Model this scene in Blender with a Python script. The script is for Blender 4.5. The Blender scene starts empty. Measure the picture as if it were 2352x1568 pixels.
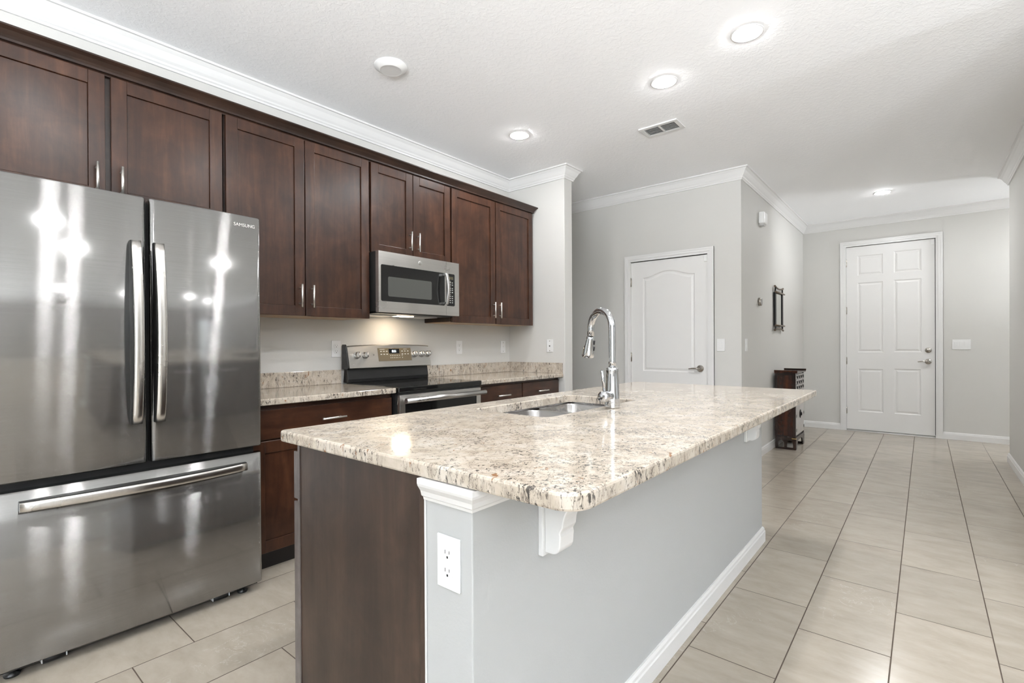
import bpy, bmesh, math, random
from mathutils import Vector
random.seed(7)
S = bpy.context.scene
COL = S.collection

# ------------------------------------------------------------------ camera
W_PX, F_PX = 2352.0, 1143.13
cam_d = bpy.data.cameras.new('camera')
cam = bpy.data.objects.new('camera', cam_d)
COL.objects.link(cam)
cam_d.sensor_width = 36.0
cam_d.lens = F_PX / W_PX * 36.0
cam_d.shift_y = 11.06 / W_PX
cam_d.clip_start = 0.05
yaw, pit, rol = [math.radians(a) for a in (39.6644, -0.2287, -0.3006)]
fw = Vector((math.cos(yaw) * math.cos(pit), math.sin(yaw) * math.cos(pit), math.sin(pit)))
rt = Vector((math.sin(yaw), -math.cos(yaw), 0))
up = rt.cross(fw)
r2 = rt * math.cos(rol) + up * math.sin(rol)
u2 = -rt * math.sin(rol) + up * math.cos(rol)
from mathutils import Matrix
m = Matrix.Identity(4)
for i in range(3):
    m[i][0], m[i][1], m[i][2] = r2[i], u2[i], -fw[i]
m.translation = Vector((-3.8332, -3.2133, 1.1732))
cam.matrix_world = m
S.camera = cam

# ------------------------------------------------------------------ world, exposure, light levels
vs = S.view_settings
vs.view_transform = 'Standard'
vs.look = 'None'
vs.gamma = 1.0
vs.use_curve_mapping = False
vs.exposure = 1.17
S.cycles.diffuse_bounces = 9
S.cycles.max_bounces = 14
SKY = 2.6            # daylight outside the windows
HORIZON = 1.1          # dim horizon band, added to keep level light off the walls
UPLIGHT = 24.0        # bright lower world, added to throw light up on the ceiling
LAMP = 140.0          # recessed ceiling lamps
HALL_LAMP = 180.0
COOK_LAMP = 4.0      # lamp under the microwave
wd = bpy.data.worlds.new('daylight')
S.world = wd
wd.use_nodes = True
bg = wd.node_tree.nodes['Background']
bg.inputs['Strength'].default_value = 1.0
wt = wd.node_tree
w_tc = wt.nodes.new('ShaderNodeTexCoord')
w_sp = wt.nodes.new('ShaderNodeSeparateXYZ')
w_rp = wt.nodes.new('ShaderNodeValToRGB')
w_mr = wt.nodes.new('ShaderNodeMapRange')
wt.links.new(w_tc.outputs['Generated'], w_sp.inputs[0])
wt.links.new(w_sp.outputs[2], w_mr.inputs[0])
w_mr.inputs[1].default_value, w_mr.inputs[2].default_value = -1.0, 1.0
wt.links.new(w_mr.outputs[0], w_rp.inputs[0])
w_cr = w_rp.color_ramp.elements
w_cr.new(0.5)
w_cr.new(0.56)
for w_e, w_p, w_c in zip(w_cr, (0.400, 0.430, 0.52, 0.60),
                         ((UPLIGHT * 0.95, UPLIGHT, UPLIGHT * 1.05), (HORIZON * 0.92, HORIZON, HORIZON), (HORIZON * 0.92, HORIZON, HORIZON), (SKY * 0.78, SKY * 0.91, SKY * 1.05))):
    w_e.position, w_e.color = w_p, (*w_c, 1)
wt.links.new(w_rp.outputs[0], bg.inputs['Color'])

# ------------------------------------------------------------------ dimensions
CEIL = 2.80
YC, XC, XD = -1.899, 1.104, 4.165        # hall wall, closet wall, entry wall
YR, XR = -3.849, 2.99                    # right wall and its far corner
XW, YS = -8.5, -7.5                      # great room west / south walls
XE = -0.5                                # great room east wall


# ------------------------------------------------------------------ material helpers
def new_mat(name):
    mt = bpy.data.materials.new(name)
    mt.use_nodes = True
    nt = mt.node_tree
    return mt, nt, nt.nodes['Principled BSDF']


def N(nt, typ, **kw):
    n = nt.nodes.new(typ)
    for k, v in kw.items():
        if k.startswith('i_'):
            n.inputs[k[2:].replace('_', ' ')].default_value = v
        else:
            setattr(n, k, v)
    return n


def math_n(nt, op, a, b=None, c=None):
    n = nt.nodes.new('ShaderNodeMath')
    n.operation = op
    for i, v in enumerate((a, b, c)):
        if v is None:
            continue
        if isinstance(v, (int, float)):
            n.inputs[i].default_value = v
        else:
            nt.links.new(v, n.inputs[i])
    return n.outputs[0]


def ramp(nt, src, stops, interp='LINEAR'):
    n = nt.nodes.new('ShaderNodeValToRGB')
    cr = n.color_ramp
    cr.interpolation = interp
    while len(cr.elements) < len(stops):
        cr.elements.new(0.5)
    for e, (p, c) in zip(cr.elements, stops):
        e.position = p
        e.color = (*c, 1) if len(c) == 3 else c
    nt.links.new(src, n.inputs[0])
    return n.outputs[0]


def mixc(nt, fac, a, b, mode='MIX'):
    n = nt.nodes.new('ShaderNodeMix')
    n.data_type = 'RGBA'
    n.blend_type = mode
    for sock, v in ((n.inputs[0], fac), (n.inputs[6], a), (n.inputs[7], b)):
        if isinstance(v, (int, float)):
            sock.default_value = v
        elif isinstance(v, tuple):
            sock.default_value = (*v, 1)
        else:
            nt.links.new(v, sock)
    return n.outputs[2]


def coords(nt, scale=(1, 1, 1), kind='Object', rot=(0, 0, 0)):
    tc = nt.nodes.new('ShaderNodeTexCoord')
    mp = nt.nodes.new('ShaderNodeMapping')
    mp.inputs['Scale'].default_value = scale
    mp.inputs['Rotation'].default_value = rot
    nt.links.new(tc.outputs[kind], mp.inputs[0])
    return mp.outputs[0]


def noise(nt, vec, scale, detail=3, rough=0.5, dist=0.0):
    n = nt.nodes.new('ShaderNodeTexNoise')
    n.inputs['Scale'].default_value = scale
    n.inputs['Detail'].default_value = detail
    n.inputs['Roughness'].default_value = rough
    n.inputs['Distortion'].default_value = dist
    nt.links.new(vec, n.inputs['Vector'])
    return n.outputs[0]


def bump(nt, b, h, strength, dist=0.01):
    n = nt.nodes.new('ShaderNodeBump')
    n.inputs['Strength'].default_value = strength
    n.inputs['Distance'].default_value = dist
    nt.links.new(h, n.inputs['Height'])
    nt.links.new(n.outputs[0], b.inputs['Normal'])


def plain(name, col, rough=0.5, metal=0.0, spec=0.5, bump_scale=None, bump_str=0.05, coat=0.0):
    mt, nt, b = new_mat(name)
    b.inputs['Base Color'].default_value = (*col, 1)
    b.inputs['Roughness'].default_value = rough
    b.inputs['Metallic'].default_value = metal
    b.inputs['Specular IOR Level'].default_value = spec
    b.inputs['Coat Weight'].default_value = coat
    if bump_scale:
        bump(nt, b, noise(nt, coords(nt), bump_scale, 3), bump_str)
    else:
        f = noise(nt, coords(nt), 9.0, 2)
        lo = tuple(c * 0.985 for c in col)
        nt.links.new(mixc(nt, f, col, lo), b.inputs['Base Color'])
    return mt


def emit(name, col, strength):
    mt, nt, b = new_mat(name)
    b.inputs['Base Color'].default_value = (0.8, 0.8, 0.8, 1)
    b.inputs['Emission Color'].default_value = (*col, 1)
    b.inputs['Emission Strength'].default_value = strength
    return mt


def wood_mat(name, dark, mid, light, rough=0.34, axis='z', scale=1.0):
    mt, nt, b = new_mat(name)
    sc = {'z': (14, 14, 1.3), 'x': (1.3, 14, 14), 'y': (14, 1.3, 14)}[axis]
    oi = nt.nodes.new('ShaderNodeObjectInfo')
    tc = nt.nodes.new('ShaderNodeTexCoord')
    ad = nt.nodes.new('ShaderNodeVectorMath')
    ad.operation = 'MULTIPLY_ADD'
    cb = nt.nodes.new('ShaderNodeCombineXYZ')
    for i in range(3):
        nt.links.new(oi.outputs['Random'], cb.inputs[i])
    nt.links.new(cb.outputs[0], ad.inputs[0])
    ad.inputs[1].default_value = (7.3, 3.1, 5.7)
    nt.links.new(tc.outputs['Object'], ad.inputs[2])
    mp = nt.nodes.new('ShaderNodeMapping')
    mp.inputs['Scale'].default_value = sc
    nt.links.new(ad.outputs[0], mp.inputs[0])
    g = noise(nt, mp.outputs[0], 1.5 * scale, 6, 0.6, 0.6)
    blot = noise(nt, ad.outputs[0], 6.5, 5, 0.62, 0.5)
    fine = noise(nt, mp.outputs[0], 14.0 * scale, 4, 0.6)
    c1 = ramp(nt, g, [(0.3, dark), (0.55, mid), (0.8, light)])
    c2 = ramp(nt, blot, [(0.30, (0.50, 0.47, 0.45)), (0.70, (1.38, 1.36, 1.32))])
    c3 = mixc(nt, 0.85, c1, c2, 'MULTIPLY')
    c4 = ramp(nt, fine, [(0.35, (0.82, 0.82, 0.82)), (0.65, (1.08, 1.08, 1.08))])
    nt.links.new(mixc(nt, 0.35, c3, c4, 'MULTIPLY'), b.inputs['Base Color'])
    b.inputs['Roughness'].default_value = rough
    b.inputs['Specular IOR Level'].default_value = 0.42
    b.inputs['Coat Weight'].default_value = 0.12
    b.inputs['Coat Roughness'].default_value = 0.22
    bump(nt, b, fine, 0.03, 0.002)
    return mt


def steel_mat(name, col=(0.60, 0.595, 0.585), rough=0.2, aniso=0.8, rot=0.25, axis='Z', brush=(3, 3, 420), long=0.0):
    mt, nt, b = new_mat(name)
    b.inputs['Metallic'].default_value = 1.0
    v = coords(nt, brush)
    f = noise(nt, v, 1.0, 2)
    c = ramp(nt, f, [(0.3, tuple(k * 0.95 for k in col)), (0.7, tuple(min(1, k * 1.05) for k in col))])
    nt.links.new(c, b.inputs['Base Color'])
    smudge = noise(nt, coords(nt), 4.0, 4, 0.6)
    r = nt.nodes.new('ShaderNodeMapRange')
    nt.links.new(smudge, r.inputs[0])
    r.inputs[1].default_value, r.inputs[2].default_value = 0.35, 0.7
    r.inputs[3].default_value, r.inputs[4].default_value = rough * 0.9, rough * 1.25
    nt.links.new(r.outputs[0], b.inputs['Roughness'])
    b.inputs['Anisotropic'].default_value = aniso
    b.inputs['Anisotropic Rotation'].default_value = rot
    t = nt.nodes.new('ShaderNodeTangent')
    t.direction_type = 'RADIAL'
    t.axis = axis
    nt.links.new(t.outputs[0], b.inputs['Tangent'])
    if long:
        b2_ = nt.nodes.new('ShaderNodeBsdfPrincipled')
        b2_.inputs['Metallic'].default_value = 1.0
        b2_.inputs['Roughness'].default_value = 0.07
        # fine horizontal brushing: grooves tilt the normal up and down only
        wn_ = nt.nodes.new('ShaderNodeTexWhiteNoise')
        nt.links.new(coords(nt), wn_.inputs['Vector'])
        sx_ = nt.nodes.new('ShaderNodeSeparateXYZ')
        nt.links.new(wn_.outputs['Color'], sx_.inputs[0])
        tilt_ = math_n(nt, 'SUBTRACT', math_n(nt, 'ADD', math_n(nt, 'ADD', sx_.outputs[0], sx_.outputs[1]), sx_.outputs[2]), 1.5)
        cz_ = nt.nodes.new('ShaderNodeCombineXYZ')
        nt.links.new(math_n(nt, 'MULTIPLY', tilt_, 0.75), cz_.inputs[2])
        ge_ = nt.nodes.new('ShaderNodeNewGeometry')
        va_ = nt.nodes.new('ShaderNodeVectorMath')
        va_.operation = 'ADD'
        nt.links.new(ge_.outputs['Normal'], va_.inputs[0])
        nt.links.new(cz_.outputs[0], va_.inputs[1])
        vn_ = nt.nodes.new('ShaderNodeVectorMath')
        vn_.operation = 'NORMALIZE'
        nt.links.new(va_.outputs[0], vn_.inputs[0])
        nt.links.new(vn_.outputs[0], b2_.inputs['Normal'])
        nt.links.new(c, b2_.inputs['Base Color'])
        mx = nt.nodes.new('ShaderNodeMixShader')
        mx.inputs[0].default_value = long
        nt.links.new(b.outputs[0], mx.inputs[1])
        nt.links.new(b2_.outputs[0], mx.inputs[2])
        nt.links.new(mx.outputs[0], nt.nodes['Material Output'].inputs[0])
    return mt


# ------------------------------------------------------------------ materials
def wall_paint(name, col):
    mt, nt, b = new_mat(name)
    f = noise(nt, coords(nt), 2.0, 2)
    nt.links.new(mixc(nt, f, col, tuple(c * 0.975 for c in col)), b.inputs['Base Color'])
    b.inputs['Roughness'].default_value = 0.55
    b.inputs['Specular IOR Level'].default_value = 0.35
    bump(nt, b, noise(nt, coords(nt), 130.0, 3), 0.10, 0.004)
    return mt


M_WALL = wall_paint('greige wall paint', (0.605, 0.597, 0.572))
M_WALL2 = wall_paint('darkened unseen wall paint', (0.34, 0.33, 0.315))  # unseen great room walls, darkened to cut their bounced light
M_CEIL, nt, b = new_mat('knockdown ceiling')
b.inputs['Base Color'].default_value = (0.925, 0.93, 0.94, 1)
b.inputs['Roughness'].default_value = 0.8
kn = ramp(nt, noise(nt, coords(nt), 34.0, 4, 0.6, 0.6), [(0.46, (0, 0, 0)), (0.58, (1, 1, 1))])
bump(nt, b, kn, 0.16, 0.006)
M_TRIM = plain('white gloss trim paint', (0.72, 0.715, 0.705), 0.32)
M_DOOR = plain('white door paint', (0.74, 0.733, 0.72), 0.35)
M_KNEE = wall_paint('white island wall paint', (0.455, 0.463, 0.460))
M_WOODV = wood_mat('dark cabinet wood', (0.030, 0.011, 0.0055), (0.054, 0.021, 0.0105), (0.090, 0.038, 0.020))
M_WOODH = wood_mat('dark cabinet wood crossgrain', (0.030, 0.011, 0.0055), (0.054, 0.021, 0.0105), (0.090, 0.038, 0.020), axis='x')
M_WOODP = wood_mat('dark end panel wood', (0.026, 0.015, 0.011), (0.045, 0.027, 0.019), (0.075, 0.045, 0.032), 0.36, scale=0.6)
M_SHEEN = wood_mat('pale sheen cabinet edge', (0.09, 0.075, 0.07), (0.14, 0.125, 0.12), (0.24, 0.22, 0.21), 0.35)  # gloss reflection on the island edge put into a paler colour
M_CROWNW = wood_mat('dark crown and gap shade wood', (0.016, 0.007, 0.004), (0.028, 0.013, 0.008), (0.05, 0.025, 0.015), axis='x')
M_MAPLE = wood_mat('pale maple underside', (0.42, 0.27, 0.13), (0.5, 0.33, 0.17), (0.6, 0.42, 0.23), axis='x')
M_BLACK = plain('black recess', (0.006, 0.006, 0.006), 0.5)
M_TOE = plain('black toe kick', (0.012, 0.009, 0.008), 0.5)
M_STEEL = steel_mat('brushed stainless steel', col=(0.32, 0.317, 0.312), rough=0.10, aniso=0.3, long=0.52)
M_STEEL2 = steel_mat('brushed stainless appliance', (0.66, 0.65, 0.63), 0.30, 0.6)
M_BAR = steel_mat('brushed steel handle bar', (0.62, 0.60, 0.57), 0.24, 0.5, brush=(300, 300, 3))
M_NICKEL = plain('satin nickel', (0.84, 0.81, 0.76), 0.36, 1.0)
M_NICKELD = plain('satin nickel door hardware', (0.46, 0.43, 0.39), 0.22, 1.0)
M_CHROME = plain('polished chrome', (0.60, 0.61, 0.62), 0.05, 1.0)
M_SINK = steel_mat('satin sink steel', (0.36, 0.35, 0.34), 0.28, 0.4, brush=(200, 3, 3))
M_GLASSBLK = plain('black appliance glass', (0.012, 0.012, 0.012), 0.06, 0.0, 0.6)
M_COOK = plain('black ceramic cooktop', (0.010, 0.010, 0.010), 0.045, 0.0, 0.6)
M_BLKMETAL = plain('black enamel', (0.018, 0.018, 0.018), 0.28)
M_MESHGREY = plain('grey microwave screen', (0.085, 0.087, 0.08), 0.12)
M_PANELBR = plain('bronze control panel', (0.14, 0.115, 0.075), 0.25)
M_DISPLAY = plain('dark display glass', (0.006, 0.007, 0.009), 0.08)
M_DIGIT = emit('pale blue display digits', (0.75, 0.9, 1.0), 2.2)
M_LEGEND = plain('pale grey legend print', (0.55, 0.55, 0.52), 0.5)
M_LOGO = plain('pale grey brand lettering', (0.62, 0.62, 0.60), 0.4)
M_BADGE = plain('embossed steel badge', (0.72, 0.72, 0.70), 0.22, 1.0)
M_WHITEP = plain('white plastic plate', (0.76, 0.76, 0.755), 0.3)
M_SLOT = plain('dark slot', (0.02, 0.02, 0.02), 0.6)
M_RED = wood_mat('red lacquered wood', (0.014, 0.004, 0.002), (0.042, 0.011, 0.004), (0.10, 0.027, 0.008), 0.25)
M_DKLAQ = wood_mat('black brown lacquer', (0.010, 0.005, 0.003), (0.018, 0.008, 0.005), (0.035, 0.015, 0.009), 0.22)
M_FRONT = plain('lacquer front with painted reflection', (0.46, 0.43, 0.41), 0.15, 0.0, 0.6)  # pale base colour paints the white reflection on the lacquer
M_IRON = plain('dark iron hardware', (0.012, 0.011, 0.010), 0.4, 0.5)
M_BRASS = plain('aged brass', (0.45, 0.33, 0.14), 0.35, 1.0)
M_MFRAME = plain('black brown mirror frame', (0.004, 0.0035, 0.003), 0.55)
M_BRONZE = plain('aged bronze bar', (0.16, 0.12, 0.085), 0.35, 0.7)
M_MIRROR = plain('mirror silver', (0.78, 0.80, 0.77), 0.02, 1.0)
M_GRILLE = plain('grey lamp lens', (0.16, 0.16, 0.16), 0.5)
M_VENTDK = plain('vent throat shade grey', (0.07, 0.07, 0.07), 0.7)
M_FAN = plain('dark bronze fan', (0.03, 0.022, 0.018), 0.4)
M_SOFA = plain('charcoal sofa fabric', (0.035, 0.034, 0.036), 0.8, bump_scale=200, bump_str=0.1)
M_LAMP = emit('recessed lamp lens', (0.985, 0.99, 1.0), LAMP)
M_BACK = emit('back room lamp lens', (0.985, 0.99, 1.0), LAMP * 0.6)
M_HALL = emit('hall lamp lens', (0.985, 0.99, 1.0), HALL_LAMP)
M_SENSOR = plain('frosted sensor plastic', (0.78, 0.78, 0.77), 0.4)


def granite(name, edge=False):
    mt, nt, b = new_mat(name)
    v = coords(nt)
    vs_ = coords(nt, (1.0, 1.15, 0.38), rot=(0.12, 0.1, 0.35))
    n1 = noise(nt, vs_, 44, 5, 0.62, 1.2)
    n2 = noise(nt, vs_, 100, 4, 0.58, 0.9)
    n3 = noise(nt, v, 7, 3, 0.5, 0.4)
    cloud = noise(nt, v, 16, 4, 0.55, 0.5)
    base = ramp(nt, cloud, [(0.3, (0.42, 0.36, 0.292)), (0.5, (0.52, 0.455, 0.378)), (0.72, (0.585, 0.535, 0.47))])
    patch = math_n(nt, 'MULTIPLY', math_n(nt, 'SUBTRACT', n3, 0.5), 0.30)
    k1 = ramp(nt, math_n(nt, 'ADD', n1, patch), [(0.51, (0, 0, 0)), (0.60, (1, 1, 1))])
    c = mixc(nt, math_n(nt, 'MULTIPLY', k1, 0.42), base, (0.30, 0.255, 0.21))
    n6 = noise(nt, vs_, 62, 4, 0.6, 1.4)
    ridge = math_n(nt, 'ABSOLUTE', math_n(nt, 'SUBTRACT', n6, 0.5))
    k4 = ramp(nt, ridge, [(0.006, (1, 1, 1)), (0.024, (0, 0, 0))])
    k5 = ramp(nt, math_n(nt, 'ADD', n1, patch), [(0.44, (0, 0, 0)), (0.56, (1, 1, 1))])
    c = mixc(nt, math_n(nt, 'MULTIPLY', math_n(nt, 'MULTIPLY', k4, k5), 0.85), c, (0.075, 0.062, 0.055))
    k2 = ramp(nt, math_n(nt, 'ADD', n2, patch), [(0.60, (0, 0, 0)), (0.64, (1, 1, 1))])
    c = mixc(nt, math_n(nt, 'MULTIPLY', k2, 0.88), c, (0.03, 0.028, 0.028))
    n5 = noise(nt, coords(nt, (0.9, 1.1, 0.5)), 40, 2, 0.5, 0.9)
    k3 = ramp(nt, n5, [(0.685, (0, 0, 0)), (0.72, (1, 1, 1))])
    c = mixc(nt, math_n(nt, 'MULTIPLY', k3, 0.85), c, (0.24, 0.105, 0.035))
    nt.links.new(c, b.inputs['Base Color'])
    b.inputs['Roughness'].default_value = 0.10
    b.inputs['Specular IOR Level'].default_value = 0.5
    return mt


M_GRAN = granite('speckled cream granite')

# floor tiles: 0.605 x 0.3046, each row shifted by a third
M_FLOOR, nt, b = new_mat('beige porcelain tile')
tc = nt.nodes.new('ShaderNodeTexCoord')
sp = nt.nodes.new('ShaderNodeSeparateXYZ')
nt.links.new(tc.outputs['Object'], sp.inputs[0])
X, Y = sp.outputs[0], sp.outputs[1]
TL, TW = 0.605, 0.3046
rowf = math_n(nt, 'DIVIDE', math_n(nt, 'SUBTRACT', -2.506, Y), TW)
row = math_n(nt, 'FLOOR', rowf)
ph = math_n(nt, 'SUBTRACT', 0.505, math_n(nt, 'MULTIPLY', row, TL / 3.0))
uf = math_n(nt, 'DIVIDE', math_n(nt, 'SUBTRACT', X, ph), TL)
uc = math_n(nt, 'FLOOR', uf)
fu = math_n(nt, 'SUBTRACT', uf, uc)
fv = math_n(nt, 'SUBTRACT', rowf, row)
du = math_n(nt, 'MULTIPLY', math_n(nt, 'MINIMUM', fu, math_n(nt, 'SUBTRACT', 1.0, fu)), TL)
dv = math_n(nt, 'MULTIPLY', math_n(nt, 'MINIMUM', fv, math_n(nt, 'SUBTRACT', 1.0, fv)), TW)
dd = math_n(nt, 'MINIMUM', du, dv)
gm = nt.nodes.new('ShaderNodeMapRange')
nt.links.new(dd, gm.inputs[0])
gm.inputs[1].default_value, gm.inputs[2].default_value = 0.0016, 0.0028
grout = math_n(nt, 'SUBTRACT', 1.0, gm.outputs[0])
cb = nt.nodes.new('ShaderNodeCombineXYZ')
nt.links.new(uc, cb.inputs[0])
nt.links.new(row, cb.inputs[1])
wn = nt.nodes.new('ShaderNodeTexWhiteNoise')
wn.noise_dimensions = '2D'
nt.links.new(cb.outputs[0], wn.inputs['Vector'])
off = nt.nodes.new('ShaderNodeVectorMath')
off.operation = 'MULTIPLY_ADD'
nt.links.new(wn.outputs['Color'], off.inputs[0])
off.inputs[1].default_value = (9, 9, 9)
nt.links.new(tc.outputs['Object'], off.inputs[2])
mp = nt.nodes.new('ShaderNodeMapping')
mp.inputs['Scale'].default_value = (2.6, 1.0, 1.0)
nt.links.new(off.outputs[0], mp.inputs[0])
cl = noise(nt, mp.outputs[0], 4.5, 7, 0.68, 0.3)
c = ramp(nt, cl, [(0.28, (0.33, 0.287, 0.235)), (0.5, (0.38, 0.334, 0.277)), (0.75, (0.43, 0.382, 0.322))])
tv = ramp(nt, wn.outputs['Value'], [(0.0, (0.93, 0.93, 0.93)), (1.0, (1.05, 1.05, 1.05))])
c = mixc(nt, 1.0, c, tv, 'MULTIPLY')
vn = noise(nt, off.outputs[0], 5.0, 5, 0.6, 1.6)
vein = ramp(nt, math_n(nt, 'ABSOLUTE', math_n(nt, 'SUBTRACT', vn, 0.5)), [(0.0, (1, 1, 1)), (0.006, (0, 0, 0))])
vmask = ramp(nt, noise(nt, off.outputs[0], 2.3, 2), [(0.57, (0, 0, 0)), (0.66, (1, 1, 1))])
c = mixc(nt, math_n(nt, 'MULTIPLY', math_n(nt, 'MULTIPLY', vein, vmask), 0.28), c, (0.74, 0.70, 0.64))
c = mixc(nt, grout, c, (0.085, 0.062, 0.045))
nt.links.new(c, b.inputs['Base Color'])
rr = nt.nodes.new('ShaderNodeMapRange')
nt.links.new(grout, rr.inputs[0])
rr.inputs[3].default_value, rr.inputs[4].default_value = 0.20, 0.8
nt.links.new(rr.outputs[0], b.inputs['Roughness'])
bump(nt, b, gm.outputs[0], 0.25, 0.002)

# ------------------------------------------------------------------ geometry helpers
ORG = {}


class MB:
    def __init__(self):
        self.v, self.f, self.s = [], [], []

    def add(self, vs, fs, smooth=False):
        o = len(self.v)
        self.v += [tuple(p) for p in vs]
        for f in fs:
            self.f.append([i + o for i in f])
            self.s.append(smooth)
        return self

    def box(self, x0, x1, y0, y1, z0, z1):
        x0, x1 = min(x0, x1), max(x0, x1)
        y0, y1 = min(y0, y1), max(y0, y1)
        z0, z1 = min(z0, z1), max(z0, z1)
        v = [(x, y, z) for z in (z0, z1) for y in (y0, y1) for x in (x0, x1)]
        return self.add(v, [(0, 2, 3, 1), (4, 5, 7, 6), (0, 1, 5, 4), (2, 6, 7, 3), (0, 4, 6, 2), (1, 3, 7, 5)])

    def tube(self, pts, r, n=14, caps=True):
        pts = [Vector(p) for p in pts]
        rs = r if isinstance(r, (list, tuple)) else [r] * len(pts)
        rings = []
        t0 = (pts[1] - pts[0]).normalized()
        a = Vector((0, 0, 1)) if abs(t0.z) < 0.9 else Vector((1, 0, 0))
        nrm = t0.cross(a).normalized()
        for i, p in enumerate(pts):
            t = (pts[min(i + 1, len(pts) - 1)] - pts[max(i - 1, 0)]).normalized()
            nrm = (nrm - t * nrm.dot(t)).normalized()
            bn = t.cross(nrm)
            rings.append([p + (nrm * math.cos(2 * math.pi * k / n) + bn * math.sin(2 * math.pi * k / n)) * rs[i] for k in range(n)])
        v = [q for rg in rings for q in rg]
        f = []
        for i in range(len(pts) - 1):
            for k in range(n):
                k2 = (k + 1) % n
                f.append((i * n + k, i * n + k2, (i + 1) * n + k2, (i + 1) * n + k))
        self.add(v, f, True)
        if caps:
            for rg, rev in ((rings[0], True), (rings[-1], False)):
                self.add(rg, [tuple(range(n))[::-1] if rev else tuple(range(n))])
        return self

    def lathe(self, c, prof, axis='z', n=32, smooth=True):
        """prof: (radius, height along axis)"""
        v, f = [], []
        for r, h in prof:
            for k in range(n):
                a = 2 * math.pi * k / n
                p = (r * math.cos(a), r * math.sin(a), h)
                if axis == 'x':
                    p = (h, p[0], p[1])
                elif axis == 'y':
                    p = (p[1], h, p[0])
                v.append((c[0] + p[0], c[1] + p[1], c[2] + p[2]))
        for i in range(len(prof) - 1):
            for k in range(n):
                k2 = (k + 1) % n
                f.append((i * n + k, i * n + k2, (i + 1) * n + k2, (i + 1) * n + k))
        self.add(v, f, smooth)
        if prof[0][0] > 1e-6:
            self.add(v[:n], [tuple(range(n))[::-1]])
        if prof[-1][0] > 1e-6:
            self.add(v[-n:], [tuple(range(n))])
        return self

    def prism(self, poly, axis, a, b):
        """extrude a 2D polygon along axis from a to b; poly in the other two axes (xyz order)"""
        n = len(poly)

        def P(p, t):
            return {'x': (t, p[0], p[1]), 'y': (p[0], t, p[1]), 'z': (p[0], p[1], t)}[axis]
        v = [P(p, a) for p in poly] + [P(p, b) for p in poly]
        f = [tuple(range(n))[::-1], tuple(range(n, 2 * n))]
        f += [(i, (i + 1) % n, n + (i + 1) % n, n + i) for i in range(n)]
        return self.add(v, f)

    def sweep(self, path, prof, z=0.0, closed=False):
        """path: xy points, the room lies to the right of travel; prof: (offset to the right, z)"""
        n = len(path)
        P = [Vector(p) for p in path]
        off = []
        for i in range(n):
            def rn(a, b_):
                d = (b_ - a).normalized()
                return Vector((d.y, -d.x))
            if closed or 0 < i < n - 1:
                n1, n2 = rn(P[i - 1], P[i]), rn(P[i], P[(i + 1) % n])
                mm = (n1 + n2).normalized()
                mm = mm / max(0.2, mm.dot(n1))
            else:
                mm = rn(P[0], P[1]) if i == 0 else rn(P[-2], P[-1])
            off.append(mm)
        k = len(prof)
        v = [(P[i].x + off[i].x * o, P[i].y + off[i].y * o, z + h) for i in range(n) for o, h in prof]
        f = []
        for i in range(n if closed else n - 1):
            j = (i + 1) % n
            for q in range(k):
                q2 = (q + 1) % k
                f.append((i * k + q, j * k + q, j * k + q2, i * k + q2))
        if not closed:
            f.append(tuple(range(k)))
            f.append(tuple(range((n - 1) * k, n * k))[::-1])
        return self.add(v, f)

    def build(self, name, mat, parent=None, bevel=0.0, seg=2):
        me = bpy.data.meshes.new(name)
        o0 = ORG.get(parent.name, Vector()) if parent else Vector()
        me.from_pydata([tuple(Vector(p) - o0) for p in self.v], [], self.f)
        bm = bmesh.new()
        bm.from_mesh(me)
        bmesh.ops.remove_doubles(bm, verts=bm.verts, dist=1e-6)
        bmesh.ops.recalc_face_normals(bm, faces=bm.faces)
        bm.to_mesh(me)
        bm.free()
        if len(me.polygons) == len(self.s):
            for p, s in zip(me.polygons, self.s):
                p.use_smooth = s
        mats = mat if isinstance(mat, (list, tuple)) else [mat]
        for mt in mats:
            me.materials.append(mt)
        ob = bpy.data.objects.new(name, me)
        COL.objects.link(ob)
        if parent:
            ob.parent = parent
        ORG[ob.name] = o0.copy()
        if bevel:
            md = ob.modifiers.new('bevel', 'BEVEL')
            md.width = bevel
            md.segments = seg
            md.limit_method = 'ANGLE'
            md.angle_limit = math.radians(40)
        return ob


def tag(o, label, cat, group=None):
    o['label'] = label
    o['category'] = cat
    if group:
        o['group'] = group
    return o


def thing(name, loc, label, cat, group=None):
    o = bpy.data.objects.new(name, None)
    o.empty_display_size = 0.1
    COL.objects.link(o)
    o.location = loc
    ORG[o.name] = Vector(loc)
    return tag(o, label, cat, group)


def struct(o):
    o['kind'] = 'structure'
    return o


def rrect(x0, x1, y0, y1, r, n=8, corners=(1, 1, 1, 1)):
    """counter-clockwise rounded rectangle; corners: (x0y0, x1y0, x1y1, x0y1)"""
    pts = []
    for (cx, cy, a0, on, px, py) in ((x0 + r, y0 + r, 180, corners[0], x0, y0), (x1 - r, y0 + r, 270, corners[1], x1, y0),
                                     (x1 - r, y1 - r, 0, corners[2], x1, y1), (x0 + r, y1 - r, 90, corners[3], x0, y1)):
        if not on:
            pts.append((px, py))
            continue
        for k in range(n + 1):
            a = math.radians(a0 + 90 * k / n)
            pts.append((cx + r * math.cos(a), cy + r * math.sin(a)))
    return pts


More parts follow.
